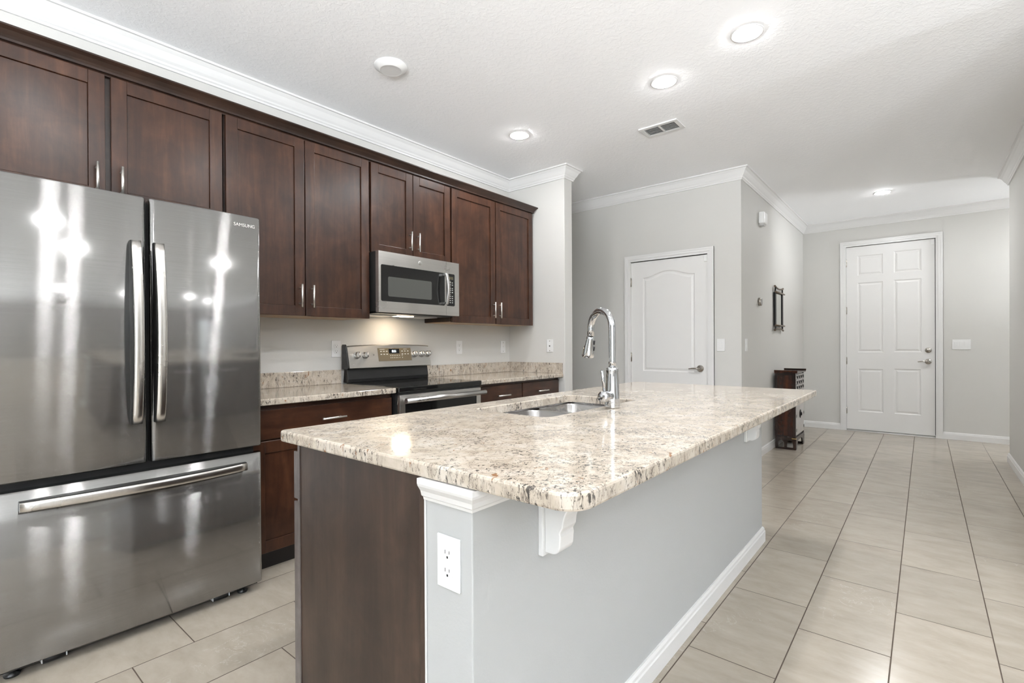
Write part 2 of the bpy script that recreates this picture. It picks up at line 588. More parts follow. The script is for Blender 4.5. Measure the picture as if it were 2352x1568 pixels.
def text_mesh(txt, size, name, mat, parent, loc, rot, depth=0.0006, align='LEFT'):
    cu = bpy.data.curves.new(name, 'FONT')
    cu.body = txt
    cu.size = size
    cu.extrude = depth
    cu.align_x = align
    t = bpy.data.objects.new(name + '_tmp', cu)
    COL.objects.link(t)
    dg = bpy.context.evaluated_depsgraph_get()
    me = bpy.data.meshes.new_from_object(t.evaluated_get(dg))
    bpy.data.objects.remove(t)
    bpy.data.curves.remove(cu)
    R_ = Matrix.LocRotScale(Vector(loc) - ORG[parent.name], rot, None)
    me.transform(R_)
    me.materials.clear()
    me.materials.append(mat)
    me.name = name
    o = bpy.data.objects.new(name, me)
    COL.objects.link(o)
    o.parent = parent
    ORG[o.name] = ORG[parent.name].copy()
    return o


from mathutils import Euler
FACE_MY = Euler((math.pi / 2, 0, 0))      # text readable when looking toward +y


# ================================================================== SETTING
T = 0.12
struct(MB().box(XW - 0.3, XD + 0.3, YS - 0.3, 2.3, -0.12, 0.0).build('floor', M_FLOOR))
struct(MB().box(XW - 0.3, XD + 0.3, YS - 0.3, 2.3, CEIL, CEIL + 0.12).build('ceiling', M_CEIL))
struct(MB().box(XW - T, 0.0, 0.0, T, 0, CEIL).build('wall_left', M_WALL))
struct(MB().box(0.0, 0.128, -0.667, 2.0, 0, CEIL).build('wall_partition', M_WALL, bevel=0.004))
struct(MB().box(0.0, XC, 2.0, 2.0 + T, 0, CEIL).build('wall_passage', M_WALL))


def wall_y(name, x, x1, y0, y1, openings, mat=M_WALL):
    """wall slab between x and x1, running along y, with door/window holes (ya, yb, za, zb)"""
    mb = MB()
    ys = y0
    for ya, yb, za, zb in sorted(openings):
        mb.box(x, x1, ys, ya, 0, CEIL)
        if za > 0:
            mb.box(x, x1, ya, yb, 0, za)
        mb.box(x, x1, ya, yb, zb, CEIL)
        ys = yb
    mb.box(x, x1, ys, y1, 0, CEIL)
    return struct(mb.build(name, mat))


def wall_x(name, y, y1, x0, x1, openings, mat=M_WALL):
    mb = MB()
    xs = x0
    for xa, xb, za, zb in sorted(openings):
        mb.box(xs, xa, y, y1, 0, CEIL)
        if za > 0:
            mb.box(xa, xb, y, y1, 0, za)
        mb.box(xa, xb, y, y1, zb, CEIL)
        xs = xb
    mb.box(xs, x1, y, y1, 0, CEIL)
    return struct(mb.build(name, mat))


# closet wall (closet door) and hall wall, entry wall (front door)
CD = (-1.592, -0.780, 0.0, 2.045)
wall_y('wall_closet', XC, XC + T, YC, 2.12, [CD])
struct(MB().box(XC + T, XD + T, YC, YC + T, 0, CEIL).build('wall_hall', M_WALL))
FD = (-3.318, -2.404, 0.0, 2.447)
wall_y('wall_entry', XD, XD + T, -5.6, YC, [FD])
struct(MB().box(XE, XR, YR - T, YR, 0, CEIL).build('wall_right', M_WALL, bevel=0.004))
wall_y('wall_corridor', XR - T, XR, -5.6, YR - T, [])
wall_x('wall_corridor_end', -5.6 - T, -5.6, XR - T, XD + T, [(3.40, 3.85, 0.9, 1.9)])
wall_y('wall_east', XE, XE + T, YS, YR - T, [], M_WALL2)
wall_x('wall_south', YS - T, YS, XW - T, XE + T, [(-7.2, -5.0, 0.5, 2.3), (-1.02, -0.66, 0.35, 2.1)], M_WALL2)
wall_y('wall_west', XW - T, XW, YS, 0.0, [(-6.6, -3.6, 0.0, 2.35)], M_WALL2)
# outside walls behind closet door / front door leaf
struct(MB().box(XC + 0.9, XC + 1.0, YC + T, 0.2, 0, CEIL).build('wall_closet_inside', M_WALL))


def window(name, x0, x1, y0, y1, z0, z1, along, bars=1):
    fr = MB()
    w = 0.05
    if along == 'x':
        yc = (y0 + y1) / 2
        for a, b_ in ((x0, x0 + w), (x1 - w, x1)):
            fr.box(a, b_, yc - 0.03, yc + 0.03, z0, z1)
        for a, b_ in ((z0, z0 + w), (z1 - w, z1)):
            fr.box(x0 + w, x1 - w, yc - 0.03, yc + 0.03, a, b_)
        zc = (z0 + z1) / 2
        fr.box(x0 + w, x1 - w, yc - 0.02, yc + 0.02, zc - 0.02, zc + 0.02)
    else:
        xc = (x0 + x1) / 2
        for a, b_ in ((y0, y0 + w), (y1 - w, y1)):
            fr.box(xc - 0.03, xc + 0.03, a, b_, z0, z1)
        for a, b_ in ((z0, z0 + w), (z1 - w, z1)):
            fr.box(xc - 0.03, xc + 0.03, y0 + w, y1 - w, a, b_)
        for k in range(1, bars + 1):
            q = y0 + (y1 - y0) * k / (bars + 1)
            fr.box(xc - 0.02, xc + 0.02, q - 0.03, q + 0.03, z0 + w, z1 - w)
    return struct(fr.build(name, M_TRIM))


window('window_1', XW - T, XW, -6.6, -3.6, 0.0, 2.35, 'y', 2)
window('window_2', -7.2, -5.0, YS - T, YS, 0.5, 2.3, 'x')
window('window_3', -1.02, -0.66, YS - T, YS, 0.35, 2.1, 'x')
window('window_4', 3.40, 3.85, -5.6 - T, -5.6, 0.9, 1.9, 'x')


def portal(name, loc, rot, sx, sy):
    L = bpy.data.lights.new(name, 'AREA')
    L.shape = 'RECTANGLE'
    L.size, L.size_y = sx, sy
    L.cycles.is_portal = True
    o = bpy.data.objects.new(name, L)
    o.location, o.rotation_euler = loc, rot
    COL.objects.link(o)


portal('window_portal', (XW - 0.2, -5.1, 1.17), (math.pi / 2, 0, -math.pi / 2), 3.0, 2.35)
portal('window_portal', (-6.1, YS - 0.2, 1.4), (math.pi / 2, 0, 0), 2.2, 1.8)
portal('window_portal', (-0.84, YS - 0.2, 1.22), (math.pi / 2, 0, 0), 0.36, 1.75)
portal('window_portal', (3.625, -5.8, 1.4), (math.pi / 2, 0, 0), 0.45, 1.0)

# crown moulding
CROWN = [(0, 0), (0, -0.105), (0.011, -0.105), (0.013, -0.094), (0.019, -0.088), (0.022, -0.078), (0.031, -0.066),
         (0.040, -0.049), (0.048, -0.032), (0.058, -0.020), (0.063, -0.013), (0.075, -0.012), (0.075, 0)]
struct(MB().sweep([(XW, 0), (0, 0), (0, -0.667), (0.128, -0.667), (0.128, 2.0)], CROWN, CEIL).build('trim_1', M_TRIM))
struct(MB().sweep([(XC, 2.0), (XC, YC), (XD, YC), (XD, -5.6)], CROWN, CEIL).build('trim_2', M_TRIM))
struct(MB().sweep([(XR, -5.6), (XR, YR), (XE, YR), (XE, YS), (XW, YS), (XW, 0)], CROWN, CEIL).build('trim_3', M_TRIM))
# baseboards
BB = [(0, 0), (0.015, 0), (0.015, 0.060), (0.012, 0.066), (0.011, 0.076), (0.006, 0.085), (0, 0.085)]
for nm, path in (('baseboard_partition', [(0, -0.64), (0, -0.667), (0.128, -0.667), (0.128, 2.0)]),
                 ('baseboard_closet', [(XC, 2.0), (XC, -0.715)]),
                 ('baseboard_hall', [(XC, -1.66), (XC, YC), (XD, YC), (XD, -2.338)]),
                 ('baseboard_entry', [(XD, -3.384), (XD, -5.6)]),
                 ('baseboard_right', [(XR, -5.6), (XR, YR), (XE, YR), (XE, YS)])):
    struct(MB().sweep(path, BB).build(nm, M_TRIM))


# ------------------------------------------------------------------ doors (in planes x = const, seen from -x)
def casing(name, x, ya, yb, zt, w):
    """flat casing with stepped profile around a door opening ya..yb, top zt"""
    mb = MB()
    for d, k in ((0.010, 1.0), (0.016, 0.62), (0.019, 0.25)):
        ww = w * k
        # outer edge is thickest, so the steps grow outward
        mb.box(x - d, x, yb + w - ww, yb + w, 0, zt + w)
        mb.box(x - d, x, ya - w, ya - w + ww, 0, zt + w)
        mb.box(x - d, x, ya - w + ww, yb + w - ww, zt + w - ww, zt + w)
    # jamb
    mb.box(x, x + 0.11, yb - 0.001, yb + 0.004, 0, zt)
    mb.box(x, x + 0.11, ya - 0.004, ya + 0.001, 0, zt)
    mb.box(x, x + 0.11, ya, yb, zt, zt + 0.004)
    return struct(mb.build(name, M_TRIM))


def raised_panel(mb, x, y0, y1, z0, z1, arch=0.0, sunk=0.007, wb=0.035):
    """ogee groove and raised field of a moulded door panel, in a hole of the leaf: outline rings"""
    n = 18

    def ring(ins, dx):
        pts = []
        a, b_, c0, c1 = y0 + ins, y1 - ins, z0 + ins, z1 - ins
        pts.append((x + dx, a, c0))
        pts.append((x + dx, b_, c0))
        for k in range(n + 1):
            t = k / n
            yy = b_ + (a - b_) * t
            zz = c1
            if arch:
                zz = c1 + arch * (0.5 - 0.5 * math.cos(2 * math.pi * t)) * (1.0)
            pts.append((x + dx, yy, zz))
        return pts
    rs = [ring(0, 0), ring(wb * 0.25, sunk), ring(wb * 0.55, sunk), ring(wb, sunk * 0.25)]
    k = len(rs[0])
    v = [p for r in rs for p in r]
    f = []
    for i in range(3):
        for q in range(k):
            f.append((i * k + q, i * k + (q + 1) % k, (i + 1) * k + (q + 1) % k, (i + 1) * k + q))
    f.append(tuple(range(3 * k, 4 * k)))
    mb.add(v, f)
    return rs[0]


def door_leaf(name, x, y0, y1, z0, z1, panels):
    """panels: (y0,y1,z0,z1,arch) disjoint, in a column/row grid; leaf front face built as strips around them"""
    mb = MB()
    th = 0.040
    # front face tessellated with holes through bmesh triangle fill
    bm = bmesh.new()
    loops = [[(x, y0, z0), (x, y1, z0), (x, y1, z1), (x, y0, z1)]]
    for (a, b_, c0, c1, ar) in panels:
        loops.append(raised_panel(mb, x, a, b_, c0, c1, ar))
    edges = []
    for lp in loops:
        vs_ = [bm.verts.new(p) for p in lp]
        for i in range(len(vs_)):
            edges.append(bm.edges.new((vs_[i], vs_[(i + 1) % len(vs_)])))
    bmesh.ops.triangle_fill(bm, use_beauty=True, use_dissolve=False, edges=edges, normal=(-1, 0, 0))
    bm.verts.index_update()
    mb.add([v.co[:] for v in bm.verts], [tuple(v.index for v in f.verts) for f in bm.faces])
    bm.free()
    # back and sides
    v = [(x, y0, z0), (x, y1, z0), (x, y1, z1), (x, y0, z1), (x + th, y0, z0), (x + th, y1, z0), (x + th, y1, z1), (x + th, y0, z1)]
    mb.add(v, [(4, 5, 6, 7), (0, 1, 5, 4), (1, 2, 6, 5), (2, 3, 7, 6), (3, 0, 4, 7)])
    return struct(mb.build(name, M_DOOR))


def hinge(parent, x, y, z):
    mb = MB()
    mb.tube([(x - 0.006, y, z - 0.05), (x - 0.006, y, z + 0.05)], 0.006, 10)
    mb.box(x - 0.003, x + 0.0, y - 0.010, y + 0.012, z - 0.045, z + 0.045)
    return mb.build('hinge', M_NICKELD, parent)


def lever(parent, x, y, z, toward=1, name='lever_handle'):
    mb = MB()
    mb.lathe((x, y, z), [(0.034, 0.0), (0.034, -0.006), (0.030, -0.012), (0.014, -0.016), (0.011, -0.045), (0.013, -0.05), (0.0, -0.052)], 'x', 24)
    t = toward
    mb.tube([(x - 0.046, y, z), (x - 0.050, y + 0.03 * t, z + 0.003), (x - 0.048, y + 0.065 * t, z + 0.002),
             (x - 0.042, y + 0.10 * t, z - 0.004)], [0.010, 0.008, 0.007, 0.006], 10)
    return mb.build(name, M_NICKELD, parent)


casing('trim_4', XC, CD[0], CD[1], CD[3], 0.062)
d1 = door_leaf('door_1', XC + 0.012, CD[0] + 0.005, CD[1] - 0.003, 0.010, CD[3] - 0.006,
               [(-1.462, -0.915, 0.885, 1.868, 0.058), (-1.462, -0.915, 0.20, 0.76, 0.0)])
for z in (1.83, 1.03, 0.23):
    hinge(d1, XC + 0.010, CD[1] + 0.001, z)
lever(d1, XC + 0.012, -1.515, 0.925, 1)
casing('trim_5', XD, FD[0], FD[1], FD[3], 0.066)
d2 = door_leaf('door_2', XD + 0.012, FD[0] + 0.007, FD[1] - 0.003, 0.020, FD[3] - 0.005,
               [(-2.801, -2.531, 2.058, 2.318, 0), (-3.184, -2.912, 2.062, 2.335, 0),
                (-2.801, -2.531, 1.045, 1.962, 0), (-3.184, -2.912, 1.05, 1.968, 0),
                (-2.801, -2.535, 0.262, 0.825, 0), (-3.178, -2.915, 0.262, 0.834, 0)])
for z in (2.23, 1.60, 0.93, 0.27):
    hinge(d2, XD + 0.010, FD[1] + 0.001, z)
lever(d2, XD + 0.012, -3.247, 0.934, 1)
MB().lathe((XD + 0.012, -3.247, 1.074), [(0.033, 0.0), (0.033, -0.008), (0.027, -0.016), (0.018, -0.018), (0.016, -0.022), (0, -0.022)], 'x', 24).build('deadbolt', M_NICKELD, d2)
struct(MB().prism([(XD - 0.02, 0.0), (XD + 0.10, 0.0), (XD + 0.10, 0.018), (XD + 0.02, 0.018)], 'y', FD[0] + 0.002, FD[1] - 0.002).build('trim_6', plain('aluminium threshold', (0.62, 0.62, 0.6), 0.35, 1.0)))
# added black sheets block daylight behind both door leaves
for nm, x, D in (('light_blocker_1', XC, CD), ('light_blocker_2', XD, FD)):
    struct(MB().box(x + 0.085, x + 0.10, D[0], D[1], 0.02, D[3]).build(nm, M_BLACK))

# island half wall: part of the building
KX0, KX1, KY0, KY1 = -3.073, -0.625, -2.470, -2.320
IS_TOP = 0.869
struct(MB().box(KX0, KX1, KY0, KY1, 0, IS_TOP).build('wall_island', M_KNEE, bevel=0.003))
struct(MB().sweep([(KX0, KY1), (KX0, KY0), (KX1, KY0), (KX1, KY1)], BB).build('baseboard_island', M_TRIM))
CAP = [(0, 0), (0, -0.053), (0.006, -0.053), (0.008, -0.046), (0.013, -0.042), (0.016, -0.030), (0.024, -0.018), (0.026, -0.012), (0.026, 0)]
struct(MB().sweep([(KX0, KY1), (KX0, KY0), (KX1, KY0), (KX1, KY1)], CAP, IS_TOP).build('trim_9', M_TRIM))


# ================================================================== KITCHEN CABINETS
def shaker(name, parent, x0, x1, y, z0, z1, mat=M_WOODV, stile=0.060, th=0.020, face=-1):
    """five-piece door in the plane y (front face), looking toward face direction on y"""
    s = face
    mb = MB()
    yb = y - s * th
    mb.box(x0, x0 + stile, y, yb, z0, z1)
    mb.box(x1 - stile, x1, y, yb, z0, z1)
    mb.box(x0 + stile, x1 - stile, y, yb, z1 - stile, z1)
    mb.box(x0 + stile, x1 - stile, y, yb, z0, z0 + stile)
    ps = y - s * 0.009
    mb.box(x0 + stile, x1 - stile, ps, yb, z0 + stile, z1 - stile)
    return mb.build(name, mat, parent, bevel=0.0022, seg=2)


def pull(parent, x, y, z, length, vertical=True, face=-1):
    mb = MB()
    h = length / 2
    yo = y + face * 0.032
    if vertical:
        mb.tube([(x, yo, z - h), (x, yo, z + h)], 0.006, 12)
        for q in (-h + 0.022, h - 0.022):
            mb.tube([(x, y, z + q), (x, yo, z + q)], 0.0045, 10)
    else:
        mb.tube([(x - h, yo, z), (x + h, yo, z)], 0.006, 12)
        for q in (-h + 0.022, h - 0.022):
            mb.tube([(x + q, y, z), (x + q, yo, z)], 0.0045, 10)
    return mb.build('handle', M_NICKEL, parent)


YF = -0.330
UT = 2.418


def upper(x0, x1, z0, doors, label, hz):
    t = thing('wall_cabinet', ((x0 + x1) / 2, 0, z0), label, 'cabinet', 'dark wall cabinets')
    MB().box(x0, x1, -0.309, -0.002, z0 + 0.004, UT + 0.01).build('body', M_CROWNW, t)  # darker than the doors: shade of the door gaps put into the colour
    MB().box(x0 + 0.004, x1 - 0.004, -0.305, -0.004, z0, z0 + 0.0035).build('bottom_panel', M_MAPLE, t)
    for i, (a, b_) in enumerate(doors):
        d = shaker('door', t, a, b_, YF, z0, UT - 0.002)
        hx = (b_ - 0.034) if i == 0 else (a + 0.034)
        pull(d, hx, YF, hz, 0.137)
    return t


upper(-3.735, -2.762, 1.835, [(-3.728, -3.262), (-3.240, -2.769)],
      'short dark wood wall cabinet directly above the refrigerator', 1.934)
upper(-2.757, -1.853, 1.352, [(-2.751, -2.313), (-2.307, -1.859)],
      'tall dark wood wall cabinet between refrigerator and microwave', 1.470)
upper(-1.848, -1.106, 1.806, [(-1.842, -1.486), (-1.481, -1.112)],
      'small dark wood wall cabinet directly above the microwave', 1.923)
upper(-1.101, -0.036, 1.352, [(-1.095, -0.578), (-0.568, -0.042)],
      'tall dark wood wall cabinet right of the microwave, next to the partition wall', 1.470)
CAPW = [(0.0, 0.0), (0.0, 0.055), (0.040, 0.055), (0.040, 0.048), (0.028, 0.036), (0.016, 0.020), (0.010, 0.010), (0.010, 0.0)]
cw = MB()
cw.sweep([(-3.735, -0.330), (-0.042, -0.330), (-0.042, -0.004)], CAPW, UT + 0.004)
cw.sweep([(-3.735, -0.318), (-0.042, -0.318), (-0.042, -0.004)], [(0, -0.012), (0, 0.02), (0.006, 0.02), (0.006, -0.012)], UT + 0.006)
cw.box(-3.735, -0.042, -0.325, -0.004, UT + 0.0105, UT + 0.016)
tag(cw.build('cabinet_cornice', M_CROWNW), 'dark wood crown strip running along the tops of the wall cabinets', 'moulding')

CT, CB = 0.902, 0.869
YB = -0.612


def base_unit(x0, x1, label):
    t = thing('base_cabinet', ((x0 + x1) / 2, 0, 0), label, 'cabinet', 'dark base cabinets along the left wall')
    MB().box(x0, x1, YB + 0.021, -0.004, 0.105, CB - 0.001).build('body', M_WOODH, t)
    MB().box(x0 + 0.002, x1 - 0.002, -0.535, -0.02, 0.0, 0.104).build('toe_kick', M_TOE, t)
    return t


def drawer(t, x0, x1, z0, z1, hx, y=YB, face=-1, length=0.147):
    d = MB().box(x0, x1, y, y - face * 0.020, z0, z1).build('drawer', M_WOODH, t, bevel=0.003)
    pull(d, hx, y, (z0 + z1) / 2 - 0.002, length, False, face)
    return d


bl = base_unit(-2.748, -1.886, 'dark wood base cabinet left of the oven range')
drawer(bl, -2.742, -1.892, 0.690, 0.842, -2.306)
dl = shaker('door', bl, -2.742, -2.320, YB, 0.110, 0.680)
dr = shaker('door', bl, -2.316, -1.892, YB, 0.110, 0.680)
pull(dl, -2.354, YB, 0.59, 0.137)
pull(dr, -2.282, YB, 0.59, 0.137)
br = base_unit(-1.112, -0.004, 'dark wood base cabinet right of the oven range, with two drawers')
drawer(br, -1.104, -0.566, 0.690, 0.848, -0.825)
drawer(br, -0.556, -0.022, 0.690, 0.848, -0.298)
dl = shaker('door', br, -1.104, -0.566, YB, 0.110, 0.680)
dr = shaker('door', br, -0.556, -0.022, YB, 0.110, 0.680)
pull(dl, -0.60, YB, 0.59, 0.137)
pull(dr, -0.52, YB, 0.59, 0.137)


def worktop(x0, x1, label, side):
    t = thing('countertop', ((x0 + x1) / 2, -0.3, CB), label, 'countertop', 'granite wall worktops')
    MB().box(x0, x1, -0.650, -0.002, CB, CT).build('slab', M_GRAN, t, bevel=0.005, seg=3)
    MB().box(x0, x1 - (0.021 if side else 0), -0.022, -0.002, CT + 0.0005, CT + 0.098).build('backsplash', M_GRAN, t, bevel=0.002)
    if side:
        MB().box(x1 - 0.0205, x1 - 0.001, -0.645, -0.002, CT + 0.0005, CT + 0.098).build('side_splash', M_GRAN, t, bevel=0.002)
    return t


worktop(-2.748, -1.886, 'cream speckled granite countertop left of the range', False)
worktop(-1.114, -0.001, 'cream speckled granite countertop right of the range, wrapping the partition corner', True)

# ================================================================== REFRIGERATOR
FX0, FX1, FYF = -3.672, -2.762, -0.770
FXM = -3.213
fr = thing('refrigerator', ((FX0 + FX1) / 2, -0.4, 0), 'stainless steel french door refrigerator with bottom freezer drawer', 'refrigerator')
MB().box(FX0 + 0.004, FX1 - 0.012, -0.690, -0.03, 0.05, 1.765).build('body', plain('dark grey fridge shell', (0.05, 0.05, 0.052), 0.4), fr)
MB().box(FX0 + 0.01, FX1 - 0.02, -0.712, -0.688, 0.055, 1.772).build('door_gasket', M_BLACK, fr)


def bulged(name, x0, x1, z0, z1, parent, bul=0.006, r=0.016):
    """door slab whose front bows out gently and rolls over at the vertical edges"""
    n = 28
    w = x1 - x0
    prof = []
    for k in range(n + 1):
        t = k / n
        x = x0 + r + (w - 2 * r) * t
        prof.append((x, FYF + bul * (2 * t - 1) ** 2))
    left = [(x0 + r - r * math.sin(a), FYF + bul + r - r * math.cos(a)) for a in [math.radians(q) for q in (75, 60, 45, 30, 15)]]
    left = [(x0, FYF + bul + r)] + left
    right = [(x1 - r + r * math.sin(a), FYF + bul + r - r * math.cos(a)) for a in [math.radians(q) for q in (15, 30, 45, 60, 75)]]
    right += [(x1, FYF + bul + r)]
    front = left + prof + right
    poly = front + [(x1, -0.714), (x0, -0.714)]
    mb = MB()
    k = len(poly)
    e = 0.004
    rings = []
    for dz, ins in ((z0, e), (z0 + e, 0), (z1 - e, 0), (z1, e)):
        rings.append([(x, min(y + (ins if y < -0.73 else 0), -0.714), dz) for x, y in poly])
    v = [q for rg in rings for q in rg]
    f = []
    for i in range(3):
        for q in range(k):
            q2 = (q + 1) % k
            f.append((i * k + q, i * k + q2, (i + 1) * k + q2, (i + 1) * k + q))
    mb.add(v, f, False)
    mb.add(rings[0], [tuple(range(k))[::-1]])
    mb.add(rings[-1], [tuple(range(k))])
    o = mb.build(name, M_STEEL, parent)
    me = o.data
    for p in me.polygons:
        p.use_smooth = abs(p.normal.z) < 0.3 and p.normal.y < -0.02
    return o


def fridge_handle(parent, vertical, c, a0, a1, w, out, horiz_mid=None):
    """bowed flat bar (steel) on a black bowed backing"""
    n = 20
    arc = []
    for k in range(n + 1):
        t = k / n
        arc.append((a0 + (a1 - a0) * t, FYF - 0.004 - 0.012 - out * (1 - (2 * t - 1) ** 2)))
    base = FYF + 0.004
    th = 0.010
    mb = MB()
    poly_b = [(arc[0][0], base)] + [(p, q + 0.001) for p, q in arc] + [(arc[-1][0], base)]
    o_bar = MB()
    if vertical:
        pb = [(y, z) for z, y in poly_b]
        mb.prism(pb, 'x', c - w / 2 - 0.001, c + w / 2 - 0.012)
    else:
        pb = [(x, y) for x, y in poly_b]
        mb.prism(pb, 'z', c - w / 2 + 0.004, c + w / 2 + 0.001)
    # rounded bar
    ns = 9
    v, f = [], []
    for s, y in arc:
        for j in range(ns):
            a = math.pi * j / (ns - 1)
            off = -math.cos(a) * w / 2
            d = -th * (math.sin(a) ** 0.6)
            v.append((c + off, y + d, s) if vertical else (s, y + d, c + off))
    for i in range(n):
        for j in range(ns - 1):
            f.append((i * ns + j, i * ns + j + 1, (i + 1) * ns + j + 1, (i + 1) * ns + j))
        f.append((i * ns + ns - 1, i * ns, (i + 1) * ns, (i + 1) * ns + ns - 1))
    o_bar.add(v, f, True)
    o_bar.add(v[:ns], [tuple(range(ns))])
    o_bar.add(v[-ns:], [tuple(range(ns))[::-1]])
    h = o_bar.build('handle', M_BAR, parent)
    mb.build('handle_back', M_BLACK, parent)
    return h


fdl = bulged('door', FX0, FXM - 0.006, 0.697, 1.780, fr)
fdr = bulged('door', FXM + 0.006, FX1, 0.697, 1.780, fr)
fdz = bulged('freezer_drawer', FX0, FX1, 0.045, 0.664, fr, 0.008)
fridge_handle(fdl, True, -3.258, 0.862, 1.596, 0.036, 0.036)
fridge_handle(fdr, True, -3.180, 0.862, 1.596, 0.036, 0.036)
fridge_handle(fdz, False, 0.612, -3.598, -2.842, 0.036, 0.034)
text_mesh('SAMSUNG', 0.021, 'brand_lettering', M_LOGO, fdr, (-2.886, FYF + 0.0004, 1.728), Euler((math.pi / 2, 0, 0.0415)))
for x, nm in ((FX0 + 0.06, 'levelling_foot'), (FX1 - 0.07, 'levelling_foot')):
    mb = MB()
    mb.box(x - 0.035, x + 0.055, -0.735, -0.66, 0.030, 0.050)
    mb.lathe((x, -0.70, 0), [(0.022, 0.0), (0.024, 0.008), (0.012, 0.014), (0.010, 0.031)], 'z', 20)
    mb.build(nm, M_BLKMETAL, fr)
for x in (FX0 + 0.17, FX1 - 0.17):
    rl = MB().tube([(x - 0.03, -0.700, 0.021), (x + 0.03, -0.700, 0.021)], 0.020, 18).build('roller', M_BLKMETAL, fr)
    for q in (-0.036, 0.033):
        mb = MB().box(x + q, x + q + 0.003, -0.722, -0.690, 0.012, 0.052)
        if q > 0:
            mb.box(x + 0.0345, x + 0.058, -0.718, -0.706, 0.024, 0.030)
        mb.build('roller_bracket', M_WHITEP, fr)

# ================================================================== RANGE
RX0, RX1 = -1.880, -1.119
rg = thing('oven_range', ((RX0 + RX1) / 2, -0.35, 0), 'stainless steel electric range with black glass cooktop', 'range')
MB().box(RX0 + 0.002, RX1 - 0.002, -0.635, -0.05, 0.03, 0.862).build('body', M_BLKMETAL, rg)
ck = MB()
ck.box(RX0, RX1, -0.668, -0.075, 0.872, 0.905)
ck.build('cooktop', M_COOK, rg, bevel=0.006, seg=3)
M_RING = plain('grey burner print', (0.10, 0.10, 0.10), 0.2)
for cx, cy, r_ in ((-1.69, -0.50, 0.105), (-1.31, -0.50, 0.085), (-1.69, -0.24, 0.075), (-1.31, -0.24, 0.10)):
    n = 40
    v = [(cx + rr_ * math.cos(2 * math.pi * k / n), cy + rr_ * math.sin(2 * math.pi * k / n), 0.9053) for rr_ in (r_, r_ - 0.003) for k in range(n)]
    MB().add(v, [(k, (k + 1) % n, n + (k + 1) % n, n + k) for k in range(n)]).build('burner_ring', M_RING, rg)
# back guard
gb = MB()
gb.prism([(-0.075, 0.905), (-0.080, 0.930), (-0.066, 1.004), (-0.030, 1.004), (-0.015, 0.905)], 'x', RX0 + 0.012, RX1 - 0.012)
gb.build('guard_base', M_BLKMETAL, rg, bevel=0.003)


def guard_shell(x0, x1, inset=0.0):
    """steel control fascia: leans back, bowed top edge"""
    n = 16
    v, f = [], []
    sec = [(-0.100, 1.004), (-0.106, 1.012), (-0.072, 0), (-0.064, 1), (-0.020, 1), (-0.020, 1.004)]
    for k in range(n + 1):
        t = k / n
        x = x0 + (x1 - x0) * t
        zt = 1.166 + 0.012 * (1 - (2 * t - 1) ** 2)
        for y, z in ((-0.094, 1.004), (-0.104, 1.010), (-0.072, zt - 0.006), (-0.064, zt), (-0.022, zt), (-0.022, 1.004)):
            v.append((x, y, z))
    for i in range(n):
        for j in range(6):
            f.append((i * 6 + j, i * 6 + (j + 1) % 6, (i + 1) * 6 + (j + 1) % 6, (i + 1) * 6 + j))
    f.append(tuple(range(6)))
    f.append(tuple(range(n * 6, n * 6 + 6))[::-1])
    return MB().add(v, f)


gs = guard_shell(RX0 + 0.010, RX1 - 0.002).build('control_fascia', M_STEEL2, rg)
guard_shell(RX0 - 0.002, RX0 + 0.0098).build('end_cap', M_BLKMETAL, rg)


def fas(x, z, out=0.0):
    """point on the fascia plane at height z, pushed out along its normal"""
    t = (z - 1.010) / (1.166 - 1.010)
    return (x, -0.104 + 0.032 * t - out, z + 0.2 * out)


for kx in (-1.799, -1.731, -1.278, -1.207, -1.143):
    p0, p1, p2 = fas(kx, 1.100, 0.0), fas(kx, 1.100, 0.012), fas(kx, 1.100, 0.030)
    kb = MB().tube([p0, p1, p2], [0.026, 0.0235, 0.021], 24).build('knob', M_STEEL2, rg)
    a, c_ = fas(kx, 1.082, 0.033), fas(kx, 1.118, 0.033)
    MB().tube([a, c_], 0.0045, 8).build('knob_grip', M_BAR, kb)
q = [fas(-1.622, 1.150, 0.001), fas(-1.312, 1.150, 0.001), fas(-1.312, 1.052, 0.001), fas(-1.622, 1.052, 0.001)]
q2 = [fas(-1.622, 1.150, -0.004), fas(-1.312, 1.150, -0.004), fas(-1.312, 1.052, -0.004), fas(-1.622, 1.052, -0.004)]
cp = MB().add(q + q2, [(0, 1, 2, 3), (4, 7, 6, 5), (0, 4, 5, 1), (1, 5, 6, 2), (2, 6, 7, 3), (3, 7, 4, 0)]).build('control_panel', M_PANELBR, gs)
q = [fas(-1.522, 1.143, 0.0018), fas(-1.425, 1.143, 0.0018), fas(-1.425, 1.108, 0.0018), fas(-1.522, 1.108, 0.0018)]
q2 = [fas(p[0], p[2], 0.0005) for p in q]
MB().add(q + q2, [(0, 1, 2, 3), (4, 7, 6, 5), (0, 4, 5, 1), (1, 5, 6, 2), (2, 6, 7, 3), (3, 7, 4, 0)]).build('display', M_DISPLAY, gs)
leg = MB()


def dash(x, z, w, h):
    pts = [fas(x, z + h, 0.002), fas(x + w, z + h, 0.002), fas(x + w, z, 0.002), fas(x, z, 0.002)]
    leg.add(pts, [(0, 1, 2, 3)])


